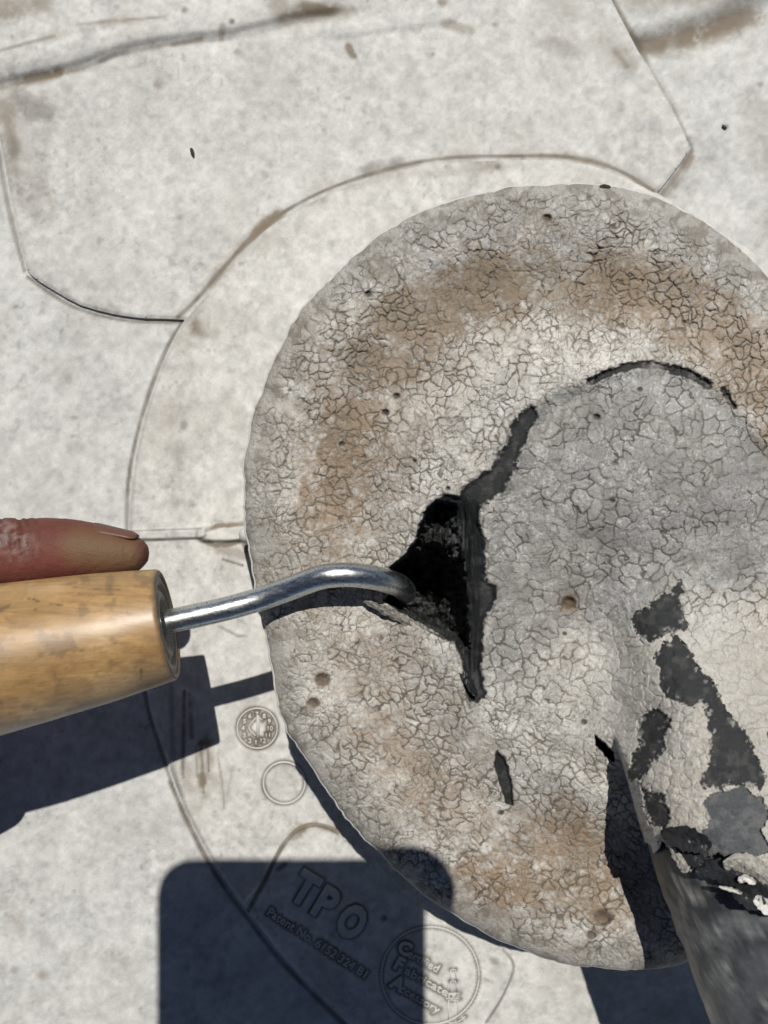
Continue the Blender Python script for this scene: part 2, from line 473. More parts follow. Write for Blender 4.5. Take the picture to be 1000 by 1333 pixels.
RIPS = [  # thumb-sized marks on the roof sheet
    ([(66,640),(80,655),(95,668)], 14, 0.20, 'g'), ([(75,620),(90,635)], 12, 0.2, 'g'),
    ([(10,1180),(25,1210)], 26, 0.25, 'b'), ([(50,1215),(60,1225)], 16, 0.25, 'g'), ([(110,1245)]*2, 14, 0.3, 'g'), ([(160,1245),(170,1265)], 16, 0.25, 'g'),
    ([(55,1270)]*2, 12, 0.5, 'b'), ([(160,1310)]*2, 9, 0.6, 'g'), ([(105,1160)]*2, 8, 0.5, 'g'), ([(115,1185)]*2, 8, 0.4, 'g'), ([(42,1172)]*2, 7, 0.5, 'g'),
    ([(20,1262)]*2, 10, 0.4, 'g'), ([(165,1215),(175,1225)], 10, 0.3, 'g'), ([(190,1220)]*2, 9, 0.3, 'g'), ([(12,1335),(40,1300)], 16, 0.2, 'b'),
    ([(945,165)]*2, 6, 0.9, 'g'), ([(930,210),(945,230)], 14, 0.2, 'g'), ([(990,110)]*2, 7, 0.5, 'g'), ([(980,140),(1000,230)], 40, 0.3, 'b'), ([(995,300),(1000,340)], 30, 0.3, 'b'),
    ([(828,60),(860,60),(900,48),(945,32),(985,22)], 26, 0.85, 'b'), ([(795,0),(812,30),(832,64)], 7, 1.0, 'l'), ([(832,64),(862,116),(882,152),(899,190)], 3, 0.6, 'l'), ([(900,196),(884,222),(866,246),(852,258)], 5, 0.9, 'l'), ([(880,45),(960,25)], 40, 0.4, 'b'),
    ([(820,-10),(1000,-20)], 40, 0.5, 'b'), ([(36,360),(72,386),(105,403),(150,415),(190,419),(238,420)], 4, 0.9, 'l'), ([(-4,190),(5,240),(18,300),(32,352)], 5, 0.7, 'l'),  # lap lines: dirt, with the strip's lower edge shadow painted in
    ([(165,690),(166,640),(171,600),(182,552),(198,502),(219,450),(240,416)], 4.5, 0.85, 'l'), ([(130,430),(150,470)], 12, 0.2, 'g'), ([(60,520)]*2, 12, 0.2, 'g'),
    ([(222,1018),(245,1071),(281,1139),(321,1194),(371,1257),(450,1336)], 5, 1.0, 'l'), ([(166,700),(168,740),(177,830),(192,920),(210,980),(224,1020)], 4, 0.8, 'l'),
    ([(205,900),(212,985)], 10, 0.75, 'g'), ([(165,930)]*2, 10, 0.7, 'g'), ([(150,1300)]*2, 14, 0.3, 'g'),
    ([(770,1300),(720,1318),(700,1330)], 22, 0.5, 'b'), ([(725,1300)]*2, 26, 0.5, 'g'), ([(900,205),(880,240),(860,258)], 8, 0.7, 'b'), ([(830,60),(870,120),(900,190)], 6, 0.5, 'g')]

def roof_h(u, v, d):
    m = (np.abs(u - 500) < 900) & (np.abs(v - 666) < 1100)
    h = np.zeros_like(u); uu, vv = u[m], v[m]
    hh = 2.2 * (fbm(uu, vv, 120, 3, 11) - 0.5) + 0.7 * (fbm(uu, vv, 22, 3, 12) - 0.5)
    hh -= 7 * stroke(uu, vv, [(840,64),(900,48),(990,18),(1080,-10)], 34) - 6 * stroke(uu, vv, [(840,20),(1000,-40)], 60)
    edge = sstep(-20, 120, 900 - np.abs(uu - 500)) * sstep(0, 200, 1100 - np.abs(vv - 666))
    h[m] = hh * edge
    return h - 1.6

def roof_c(u, v, d, h):
    c = np.tile(np.array([0.555, 0.555, 0.537]), (len(u), 1))
    m = (np.abs(u - 500) < 1500) & (np.abs(v - 666) < 1700)
    cc = mottle(u[m], v[m], (0.555, 0.555, 0.537), 5, 0.06)
    c[m] = dirt_shade(cc, u[m], v[m], RIPS)
    return c

us = lattice(-70, 1060, 2.4, -200000, 200000, 1.4); vs = lattice(-60, 1390, 2.4, -200000, 200000, 1.4)
P, q, col = sheet(us, vs, roof_h, roof_c)
roof = link('roof', mesh_np('roof', P, q, None, col), M_ROOF); roof['kind'] = 'structure'

# ------------------------------------------------------------------ cover strip (patch of membrane under the flange)
PATCH_D = [([(0,112),(50,100),(105,88)], 14, 0.85, 'b'), ([(0,115),(50,102),(105,90),(150,72),(210,59),(262,52),(300,50)], 4, 0.30, 'l'), ([(60,98),(85,93),(105,89)], 7, 0.8, 'b'), ([(130,80),(150,71),(165,68)], 6, 0.6, 'g'), ([(225,58),(262,51)], 6, 0.6, 'b'), ([(0,66),(40,55),(70,47)], 3.5, 0.6, 'l'), ([(100,32),(150,27),(215,22)], 3, 0.5, 'l'),
    ([(60,50),(150,27),(215,22)], 12, 0.4, 'b'), ([(0,12),(50,3)], 34, 0.6, 'b'), ([(370,26),(420,18),(455,12)], 16, 1.0, 'b'), ([(395,8),(452,18)], 14, 0.9, 'b'), ([(360,5),(400,22)], 20, 0.5, 'b'),
    ([(453,60),(460,72)], 9, 1.2, 'b'), ([(436,95),(444,100)], 10, 0.3, 'g'), ([(5,125),(20,160),(40,250)], 40, 0.75, 'b'), ([(60,140),(45,230),(60,280)], 26, 0.35, 'b'), ([(30,130),(60,160)], 30, 0.45, 'g'), ([(20,195),(60,205)], 26, 0.35, 'g'),
    ([(205,110)]*2, 12, 0.6, 'b'), ([(302,28)]*2, 7, 0.9, 'g'), ([(290,35),(288,50)], 8, 0.6, 'b'), ([(240,13)]*2, 9, 0.7, 'g'), ([(310,68),(325,78)], 9, 0.6, 'b'), ([(37,260),(42,255)], 6, 0.8, 'g'), ([(60,252)]*2, 6, 0.6, 'g'),
    ([(235,282)]*2, 8, 0.5, 'g'), ([(218,235)]*2, 10, 0.3, 'g'), ([(563,70)]*2, 6, 0.7, 'g'), ([(645,32)]*2, 7, 0.5, 'g'), ([(580,30),(612,40)], 12, 0.5, 'b'), ([(575,2)]*2, 14, 0.8, 'b'),
    ([(720,60),(790,55),(820,80)], 26, 0.4, 'b'), ([(740,10),(780,25)], 40, 0.3, 'b'), ([(800,65),(815,85)], 8, 0.5, 'b'), ([(793,228),(805,217)], 5, 0.7, 'b'),
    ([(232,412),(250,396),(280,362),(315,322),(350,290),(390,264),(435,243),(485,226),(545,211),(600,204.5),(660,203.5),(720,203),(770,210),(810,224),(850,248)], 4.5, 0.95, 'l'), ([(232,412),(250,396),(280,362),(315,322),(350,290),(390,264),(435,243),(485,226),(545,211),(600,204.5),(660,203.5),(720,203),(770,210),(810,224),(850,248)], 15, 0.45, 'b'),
    ([(330,305),(350,288),(365,278)], 13, 0.9, 'b'), ([(470,222),(520,210)], 12, 0.6, 'g'), ([(90,385),(150,405)], 16, 0.3, 'g'), ([(500,165),(520,180)], 14, 0.25, 'g')]

def patch_h(u, v, d):
    h = 5.5 + 1.6 * (fbm(u, v, 90, 3, 21) - 0.5) + 0.8 * (fbm(u, v, 20, 3, 22) - 0.5)
    h -= 2.4 * stroke(u, v, [(-60,126),(0,115),(105,90),(150,72),(210,59),(300,50),(380,30),(470,20)], 15)
    h += 9.0 * stroke(u, v, [(-60,82),(0,76),(100,58),(170,40),(300,20),(420,-10)], 40)
    h -= 4.0 * stroke(u, v, [(0,62),(70,46),(150,27),(240,12)], 16)
    h += 3.0 * stroke(u, v, [(440,40),(520,28),(580,22)], 16)
    h += 2.0 * stroke(u, v, [(120,128),(300,80),(480,45)], 50)
    return h - 2.2 * (1 - sstep(0, 4, d))

def patch_c(u, v, d, h):
    c = mottle(u, v, (0.555, 0.552, 0.53), 31, 0.07)
    return dirt_shade(c, u, v, PATCH_D, 33)

us = lattice(-12, 905, 2.0, -260, 905); vs = lattice(-12, 440, 2.0, -320, 440)
P, q, col = sheet(us, vs, patch_h, patch_c, smooth_closed(PATCH, 2), skirt=-2)
patch = link('cover_strip', mesh_np('cover_strip', P, q, None, col), M_PATCH)
tag(patch, 'off-white membrane cover strip with a clipped corner, lapped onto the roof above the round flange', 'roofing membrane')

# ------------------------------------------------------------------ moulded pan: flange, wall, raised marks
pan = thing('pitch_pan', 'white moulded pan with a round embossed flange on the roof, filled with sealant', 'pitch pan', Q(690, 740, 0))
PAD = smooth_closed([(320,1190),(341,1150),(362,1110),(385,1082),(412,1074),(440,1084),(490,1130),(560,1190),(640,1228),(662,1241),(668,1260),(655,1294),(632,1330),(600,1375),(520,1365),(440,1312),(385,1258)], 4)
RIBTOP = [(160,697),(200,696),(262,694)]; RIBEND = [(266,695),(285,695),(322,694)]
RINGS = [((335,948), 26), ((370,1019), 27), ((560,1270), 63.5)]

glyph_pts = []   # roof-unit positions along the raised letter outlines, used for the grime beside them

def text_mesh(txt, cap, width=None, extrude=0.9):
    cu = bpy.data.curves.new('lettering', 'FONT'); cu.body = txt; cu.size = 1.0; cu.extrude = 0.0; cu.offset = 0.042 if len(txt) == 1 else 0.010; cu.align_x = 'LEFT'
    cu.resolution_u = 3
    o = bpy.data.objects.new('tmp', cu); COL.objects.link(o)
    dg = bpy.context.evaluated_depsgraph_get(); dg.update()
    me = bpy.data.meshes.new_from_object(o.evaluated_get(dg)); bpy.data.objects.remove(o); bpy.data.curves.remove(cu)
    bm = bmesh.new(); bm.from_mesh(me)
    bmesh.ops.remove_doubles(bm, verts=bm.verts, dist=1e-5)
    xs = [v.co.x for v in bm.verts]; ys = [v.co.y for v in bm.verts]
    ref = max(ys) if any(ch.isupper() or ch.isdigit() for ch in txt) else 0.70
    k = cap * S / max(ref, 1e-3)
    kx = k if width is None else width * S / (max(xs) - min(xs))
    x0 = min(xs)
    for v in bm.verts: v.co = Vector(((v.co.x - x0) * kx, v.co.y * k, extrude * S))
    ring = [e for e in bm.edges if e.is_boundary]
    r = bmesh.ops.extrude_edge_only(bm, edges=ring)
    for v in r['geom']:
        if isinstance(v, bmesh.types.BMVert): v.co.z = -1.5 * S
    # widen the foot for a draft angle
    bmesh.ops.recalc_face_normals(bm, faces=bm.faces)
    bm.to_mesh(me); bm.free()
    return me

def put_text(txt, u, v, ang, cap, width=None, name='raised_lettering', h=10.0, ex=0.9):
    me = text_mesh(txt, cap, width, ex)
    o = link(name, me, M_PANPLAIN)
    o.matrix_basis = Matrix.Translation(Wv(u, v, h)) @ Matrix.Rotation(math.radians(-ang), 4, 'Z')
    for e in me.edges:
        a = o.matrix_basis @ me.vertices[e.vertices[0]].co; b = o.matrix_basis @ me.vertices[e.vertices[1]].co
        if max(me.vertices[e.vertices[0]].co.z, me.vertices[e.vertices[1]].co.z) < 0:
            n = max(1, int((b - a).length / S / 2))
            for i in range(n + 1):
                p = a.lerp(b, i / n); glyph_pts.append((p.x / S / (1 - h / HP) + CU, -p.y / S / (1 - h / HP) + CV))
    o.parent = pan; o.matrix_parent_inverse = Matrix.Translation(-Vector(pan.location))
    return o

HF = 9.0; HPAD = 11.5
put_text('T', 374.5, 1165, 31, 41, 30, 'raised_letter', HPAD, 3.4)
put_text('P', 404.5, 1185.5, 31, 41, 25, 'raised_letter', HPAD, 3.4)
put_text('O', 433.5, 1206, 34, 42, 33, 'raised_letter', HPAD, 3.4)
put_text('Patent No. 6152 324 B1', 347, 1190, 33.2, 11, 150, 'raised_lettering', HPAD, 1.3)
A = 29.0
def cfa(first, rest, u, v, wrest, ang):
    put_text(first, u, v, ang, 17, None, 'raised_letter', HPAD, 1.4)
    ca, sa = math.cos(math.radians(ang)), math.sin(math.radians(ang))
    dx = 15.5
    put_text(rest, u + dx * ca, v + dx * sa, ang, 10.5 if first != 'A' else 10, wrest, 'raised_lettering', HPAD, 1.2)
cfa('C', 'ertified', 516, 1237, 44, 29)
cfa('F', 'abricated', 512, 1259, 72, 29)
cfa('A', 'ccessory', 506, 1282, 58, 30.5)

def raised_path(pts, r, name, closed=False, h=HF, n=6, mat=None):
    p = smooth_closed(pts, n) if closed else (smooth_open(pts, n) if len(pts) > 2 else np.array(pts, float))
    if closed: p = np.concatenate([p, p[:2]])
    for a in p: glyph_pts.append((float(a[0]), float(a[1])))
    Pw = W(p[:, 0], p[:, 1], np.full(len(p), h))
    vs_, q_, t_ = tube([Vector(a) for a in Pw], r * S, 8, not closed)
    o = link(name, mesh_np(name, vs_, q_, t_ if len(t_) else None), mat or M_PANPLAIN, None)
    o.parent = pan; o.matrix_parent_inverse = Matrix.Translation(-Vector(pan.location))
    return o

def circle(c, r, n=40): return [(c[0] + r * math.cos(2 * math.pi * i / n), c[1] + r * math.sin(2 * math.pi * i / n)) for i in range(n)]
raised_path(circle(RINGS[0][0], 26), 1.1, 'date_wheel_ring', True, HF, 2)
raised_path(circle(RINGS[1][0], 27), 1.4, 'ejector_ring', True, HF, 2)
raised_path(circle(RINGS[2][0], 63.5), 1.3, 'seal_ring', True, HPAD, 2)
# date wheel: arrow and month numerals
raised_path([(336,931),(336,960)], 2.0, 'date_arrow', False, HF)
raised_path([(334,934),(324,947),(333,958)], 1.0, 'date_arrow', False, HF, 3)
raised_path([(338,934),(342,938)], 0.9, 'date_arrow', False, HF)
for k in range(12):
    a = 2 * math.pi * k / 12
    num = str((k + 9) % 12 + 1)
    cx, cy = 335 + 18.5 * math.cos(a), 948 + 18.5 * math.sin(a)
    put_text(num, cx - 2.4 * len(num), cy + 3, 0, 6, None, 'month_numeral', HF, 0.8)
# emblem: a sealant cartridge
for pts, cl in (([(587,1262),(593,1262),(594,1277),(586,1277)], True), ([(587,1277),(593,1277),(595,1291),(585,1291)], True), ([(581,1293),(599,1293),(599,1300),(581,1300)], True),
                ([(584,1302),(596,1302),(596,1329),(584,1329)], True), ([(582,1331),(590,1332),(600,1328),(606,1323)], False)):
    if cl: pts = pts + [pts[0]]
    raised_path(pts, 0.9, 'cartridge_emblem', False, HPAD, 1)

GP = np.array(glyph_pts)
_cell = {}
for a in GP: _cell.setdefault((int(a[0] // 6), int(a[1] // 6)), []).append(a)

def glyph_dist(u, v):
    """distance to the raised marks, capped at 6"""
    out = np.full(u.shape, 6.0)
    ci = (u // 6).astype(int); cj = (v // 6).astype(int)
    keys = {}
    m = (u > 295) & (u < 690) & (v > 900) & (v < 1350)
    idx = np.nonzero(m)[0]
    order = ci[idx] * 10000 + cj[idx]
    so = np.argsort(order, kind='stable'); idx = idx[so]; order = order[so]
    br = np.nonzero(np.diff(order))[0] + 1
    for g in np.split(idx, br):
        if not len(g): continue
        a, b = ci[g[0]], cj[g[0]]; pts = []
        for i in (-1, 0, 1):
            for j in (-1, 0, 1): pts += _cell.get((a + i, b + j), [])
        if not pts: continue
        pts = np.array(pts)
        d = np.sqrt((u[g][:, None] - pts[None, :, 0]) ** 2 + (v[g][:, None] - pts[None, :, 1]) ** 2).min(1)
        out[g] = np.minimum(d, 6)
    return out

FL_D = [([(255,425),(270,432),(280,436)], 17, 0.85, 'b'), ([(232,465)]*2, 10, 0.6, 'b'), ([(250,400),(235,470),(215,560)], 24, 0.22, 'b'), ([(240,552),(236,560)], 9, 0.6, 'g'), ([(200,540),(230,590),(225,640)], 34, 0.30, 'b'),
    ([(205,660),(225,655)], 16, 0.5, 'b'), ([(274,560)]*2, 4, 1.0, 'g'), ([(185,620),(190,650)], 14, 0.4, 'g'),
    ([(268,690),(285,684),(318,682)], 6, 1.2, 'b'), ([(262,702),(280,710),(300,708),(316,703),(322,716)], 6, 1.3, 'b'), ([(165,691.5),(262,688)], 2.2, 0.6, 'l'), ([(175,704),(262,701)], 2.6, 0.8, 'l'), ([(285,715),(318,722)], 13, 0.5, 'b'),
    ([(290,728),(316,736)], 3, 0.9, 'g'), ([(285,815),(310,828),(322,828)], 3, 0.6, 'g'), ([(245,725),(250,742)], 6, 0.4, 'g'), ([(480,232),(540,222),(650,214)], 16, 0.5, 'b'), ([(648,217)]*2, 7, 0.8, 'g'), ([(450,240),(500,232)], 16, 0.45, 'b'),
    ([(375,270),(420,258)], 14, 0.4, 'b'), ([(330,320),(420,300)], 22, 0.2, 'b'), ([(261,966),(264,1000),(265,1032)], 2.6, 0.8, 'l'), ([(270,962),(272,1004)], 2.6, 0.8, 'l'), ([(255,972),(257,1012)], 2.0, 0.6, 'l'), ([(284,985),(290,1022),(292,1052)], 2.0, 0.5, 'l'), ([(263,968),(265,1034)], 11, 1.1, 'b'), ([(275,966),(273,1012)], 8, 1.0, 'b'), ([(283,980),(292,1052)], 4, 0.8, 'b'), ([(303,1000),(293,1046)], 5, 0.7, 'g'), ([(270,960),(276,990)], 11, 0.9, 'b'), ([(240,900),(238,1012)], 5, 0.8, 'g'), ([(247,905),(250,960)], 6, 0.7, 'g'),
    ([(222,880),(226,1000),(242,1060)], 7, 0.5, 'g'), ([(240,1000),(262,1090)], 16, 0.25, 'b'), ([(278,1083)]*2, 7, 0.7, 'b'), ([(308,1035)]*2, 3, 1.1, 'g'), ([(322,1036)]*2, 7, 0.4, 'g'),
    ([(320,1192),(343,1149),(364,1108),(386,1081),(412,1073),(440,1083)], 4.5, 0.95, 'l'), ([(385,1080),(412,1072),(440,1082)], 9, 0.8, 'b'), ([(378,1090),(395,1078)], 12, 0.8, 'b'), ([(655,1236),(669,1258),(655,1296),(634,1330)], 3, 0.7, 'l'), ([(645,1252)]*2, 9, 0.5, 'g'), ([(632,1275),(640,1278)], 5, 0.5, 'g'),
    ([(336,958),(350,968)], 14, 0.5, 'b'), ([(325,965),(345,970)], 12, 0.6, 'b'), ([(500,1195)]*2, 7, 0.9, 'g'), ([(362,1132),(372,1125)], 6, 0.8, 'g'),
     ([(170,560),(205,480)], 10, 0.2, 'g')]

def fl_h(u, v, d):
    h = HF + 1.0 * (fbm(u, v, 100, 3, 41) - 0.5) + 0.4 * (fbm(u, v, 20, 3, 42) - 0.5)
    h = h - 5.5 * (1 - sstep(0, 5, d))
    pd = sdf(u, v, PAD, margin=20)
    h += 2.5 * sstep(-2.5, 1.5, pd) + 2.2 * (1 - sstep(0, 4, np.abs(pd + 1))) * sstep(0, 1, 1200 - v)
    rd = line_d(u, v, RIBTOP, 20); h += 5.0 * (1 - sstep(4.0, 8, rd))
    rd = line_d(u, v, RIBEND, 30); h += 8.0 * (1 - sstep(7, 12.5, rd))
    h += 2.0 * (np.abs(rd) < 9) * (np.sin(u * 1.9) * 0.35)
    return h

def fl_c(u, v, d, h):
    c = mottle(u, v, (0.575, 0.565, 0.535), 51, 0.09)
    c = dirt_shade(c, u, v, FL_D, 53)
    pd = np.abs(sdf(u, v, PAD, margin=12))
    g = glyph_dist(u, v)
    nz = fbm(u, v, 22, 3, 57)
    f = ((1 - sstep(0.8, 5.8, g)) * (0.55 + 0.8 * nz) * 0.98)[:, None]
    c = c * (1 - f) + np.array([0.16, 0.14, 0.115]) * f
    return c

us = np.unique(np.concatenate([np.arange(160, 300, 1.8), np.arange(300, 690, 1.25), np.arange(690, 1010, 2.6), np.arange(1010, 1245, 8)]))
vs = np.unique(np.concatenate([np.arange(200, 670, 2.0), np.arange(670, 725, 1.6), np.arange(725, 910, 2.0), np.arange(910, 1350, 1.25), np.arange(1350, 1460, 6)]))
P, q, col = sheet(us, vs, fl_h, fl_c, FLANGE, skirt=-2)
fl = link('flange', mesh_np('flange', P, q, None, col), M_PAN)
fl.parent = pan; fl.matrix_parent_inverse = Matrix.Translation(-Vector(pan.location))

# wall of the pan: a standing ring just under the sealant's edge
def ring_wall():
    base = W(SEAL[:, 0], SEAL[:, 1], np.full(len(SEAL), 228.0)) / S      # units
    xy = base[:, :2]; n = len(xy)
    t = np.roll(xy, -1, 0) - np.roll(xy, 1, 0); t /= np.linalg.norm(t, axis=1)[:, None]
    nrm = np.stack([t[:, 1], -t[:, 0]], -1)
    cen = xy.mean(0)
    if ((xy - cen) * nrm).sum() < 0: nrm = -nrm
    prof = [(14, 4), (6, 9), (2, 20), (0.5, 60), (-1, 150), (-1.5, 205), (1.6, 215), (2.6, 221), (2.0, 225.5), (0.0, 226.5), (-6, 226), (-8, 220), (-8, 20)]
    vs_ = []
    for off, z in prof:
        p = xy + nrm * off
        vs_.append(np.concatenate([p, np.full((n, 1), z)], 1))
    vs_ = np.concatenate(vs_) * S
    q_ = []
    for i in range(len(prof) - 1):
        for k in range(n):
            k2 = (k + 1) % n
            q_.append((i * n + k, i * n + k2, (i + 1) * n + k2, (i + 1) * n + k))
    return vs_, q_
vs_, q_ = ring_wall()
wl = link('pan_wall', mesh_np('pan_wall', vs_, q_), M_PANPLAIN); wl.parent = pan; wl.matrix_parent_inverse = Matrix.Translation(-Vector(pan.location))
# moulded nub where the seam rib meets the rim
vs_, q_, t_ = tube([Wv(323, 700, 40), Wv(323, 698, 120), Wv(322.5, 697, 190), Wv(321, 696, 214), Wv(322, 696, 222)], [9 * S, 9 * S, 9 * S, 8 * S, 4 * S], 14)
nb = link('seam_rib', mesh_np('seam_rib', vs_, q_, t_), M_PANPLAIN); nb.parent = pan; nb.matrix_parent_inverse = Matrix.Translation(-Vector(pan.location))

# ------------------------------------------------------------------ pipe axis, shared by the sealant cover and the pipe
AX = np.array([(862,800,222),(885,870,262),(920,965,300),(962,1090,326),(1012,1225,333),(1062,1365,332),(1130,1560,328),(1240,1880,322)], float)
AXS = smooth_open(AX, 6)
PR = 75.0       # pipe radius in units

# ------------------------------------------------------------------ sealant fill
TEAR = [(690,527),(699,530),(699,541),(686,569),(678,585),(671,610),(656,639),(637,652),(626,656),(624,680),(631,702),(631,752),(644,763),(645,780),(633,797),(628,830),(627,878),(633,905),(622,914),
        (610,914),(602,888),(604,872),(599,852),(590,834),(578,832),(553,819),(528,803),(500,781),(515,768),(507,739),(528,721),(543,702),(546,684),(556,660),(578,643),(597,646),(600,640),(618,622),(640,610),(655,585),(664,572),(667,556),(678,536)]
HOLE = [(547,690),(556,668),(574,652),(594,656),(601,700),(606,760),(611,820),(612,846),(600,838),(588,826),(560,813),(534,796),(519,776),(527,755),(512,742),(531,723)]
SLIT = [(606,880),(611,884),(618,900),(617,911),(611,908),(604,893)]
B = [[(885,757),(889,770),(882,779),(890,796),(896,812),(890,821),(868,826),(850,835),(836,833),(822,818),(820,808),(828,797),(848,786),(866,776),(876,766)],
     [(880,828),(890,836),(903,852),(915,875),(932,893),(946,920),(966,947),(984,980),(998,1010),(988,1026),(965,1021),(940,1028),(912,1027),(911,1018),(922,995),(926,962),(919,935),(922,918),(900,918),(884,914),(866,906),(858,890),(858,872),(850,852),(862,840)],
     [(855,921),(869,932),(874,948),(862,957),(866,974),(852,990),(838,1008),(826,1020),(819,1012),(823,985),(832,965),(829,945),(840,930)],
     [(838,1028),(860,1032),(870,1052),(872,1072),(862,1078),(848,1072),(838,1052)],
     [(860,1082),(900,1084),(922,1100),(924,1120),(900,1130),(876,1118)]]
GREYP = [(915,1042),(934,1029),(965,1024),(990,1036),(1001,1058),(990,1085),(1004,1106),(975,1122),(945,1124),(925,1116),(911,1086),(926,1066)]
SL2 = [(647,977),(658,988),(666,1015),(669,1051),(659,1046),(650,1022),(643,992)]
SL3 = [(774,957),(786,966),(800,980),(799,991),(787,984),(776,970)]
ARC = [[(768,497),(785,488),(815,478),(845,474),(868,478)], [(876,481),(900,488),(922,501)], [(942,508),(950,520),(957,530)]]
PLATEAU = smooth_closed([(700,525),(735,505),(770,492),(815,477),(850,473),(890,480),(925,498),(958,528),(1000,575),(1060,650),(1095,760),(1080,900),(1010,1010),(900,1080),(800,1060),(740,1060),(668,1055),(648,1000),(630,930),(626,860),(640,780),(630,700),(640,660),(668,612),(685,570)], 3)
PITS = [(502,537,5),(516,516,5),(445,578,4),(537,637,3),(480,383,4.5),(420,885,9),(408,915,7),(740,785,9),(777,543,4.5),(833,507,3.5),(797,652,3.5),(770,690,3),(583,636,3),(377,508,2.5),(712,284,6),(785,1195,11),(770,1217,6),(652,1058,4),(552,668,3),(540,600,3),(760,940,4),(735,825,3)]

def ridge(u, v):
    d, cx, cy, t = segdist(u, v, AXS[:, :2], False, True)
    hax = np.interp(t, np.arange(len(AXS)), AXS[:, 2])
    return d, hax, t

def seal_fields(u, v, d):
    f = {}
    wu = u + 12 * (fbm(u, v, 34, 3, 61) - .5) * 2 + 3.4 * (fbm(u, v, 7, 2, 62) - .5) * 2
    wv = v + 12 * (fbm(u, v, 34, 3, 63) - .5) * 2 + 3.4 * (fbm(u, v, 7, 2, 64) - .5) * 2
    pl = sdf(u, v, PLATEAU, margin=60); f['pl'] = pl
    eA, rA = voro(wu, wv, 13.0, 1)
    eB, rB = voro(wu * 0.98 + 40, wv, 17.5, 2)
    a = math.radians(38); xr = wu * math.cos(a) + wv * math.sin(a); yr = -wu * math.sin(a) + wv * math.cos(a)
    eC, rC = voro(xr / 1.6, yr, 10.0, 3)
    eS, rS = voro(wu + 2 * (fbm(u, v, 5, 2, 66) - .5), wv, 7.5, 4)
    n = fbm(u, v, 70, 3, 67)
    selB = sstep(-8, 12, pl + 60 * (n - .5))
    selC = sstep(0, 60, (v - 860) - 0.25 * (u - 560) + 120 * (n - .5)) * (1 - sstep(780, 900, u))
    wB = np.clip(selB * (1 - selC), 0, 1); wC = selC; wA = 1 - wB - wC
    am = np.stack([wA, wB, wC]).argmax(0)
    e = np.choose(am, [eA, eB, eC]); r = np.choose(am, [rA, rB, rC])
    gate = fbm(u, v, 26, 3, 68); g2 = fbm(u, v, 120, 3, 69)
    wd = (0.38 + 0.62 * sstep(0.34, 0.74, gate)) * (0.8 + 0.5 * g2)
    wd = wd * np.choose(am, [0.92, 0.95, 0.80])
    ck = 1 - sstep(0.30, 1.0, e / (wd + 0.25))
    ck *= 0.12 + 0.88 * sstep(0.36, 0.58, 0.6 * gate + 0.4 * fbm(u, v, 14, 2, 73))
    ck *= sstep(2, 20, d) * (0.8 + 0.2 * sstep(20, 50, d))
    f['fine'] = (1 - sstep(0.2, 1.1, eS)) * sstep(0.42, 0.62, fbm(u, v, 34, 3, 70)) * (1 - wB * .5)
    f['sub'] = rS; f['ck'] = ck; f['e'] = e; f['rid'] = r; f['gate'] = gate
    nz = fbm(u, v, 9, 4, 71) - .5; nl = fbm(u, v, 3.2, 2, 72) - .5
    rag = 9 * nz + 5 * nl + 3.4 * (rS - .5)
    f['rag'] = rag
    ts_ = sdf(u, v, TEAR, margin=30)
    f['tear'] = ts_ + rag * (0.35 + 0.75 * sstep(612, 634, u)); f['tear_h'] = ts_ + 3.5 * nz
    f['hole'] = sdf(u, v, HOLE, margin=30) + 0.7 * rag
    b = np.full(u.shape, -30.0)
    for poly in B: b = np.maximum(b, sdf(u, v, poly, margin=30))
    f['black'] = b + 1.0 * rag
    f['grey'] = sdf(u, v, GREYP, margin=30) + 0.9 * rag
    f['sl2'] = sdf(u, v, SL2, margin=30) + 0.4 * rag
    f['sl3'] = np.maximum(sdf(u, v, SL3, margin=30), sdf(u, v, SLIT, margin=30)) + 0.25 * rag
    arc = np.full(u.shape, 1e3)
    for p, wdt in zip(ARC, (5.0, 6.5, 4.0)): arc = np.minimum(arc, line_d(u, v, smooth_open(p, 4), 30) - wdt)
    f['arc'] = -arc + 0.5 * rag
    return f

CACHE = {}
def cover_end(u, v):
    """how far a place on the pipe lies short of the cover's ragged lower end (positive = covered)"""
    lo = np.interp(u, [780, 840, 852, 862, 880, 900, 912, 935, 960, 985, 1010, 1100], [1080, 1095, 1112, 1098, 1112, 1134, 1118, 1112, 1124, 1138, 1150, 1150])
    return lo - v

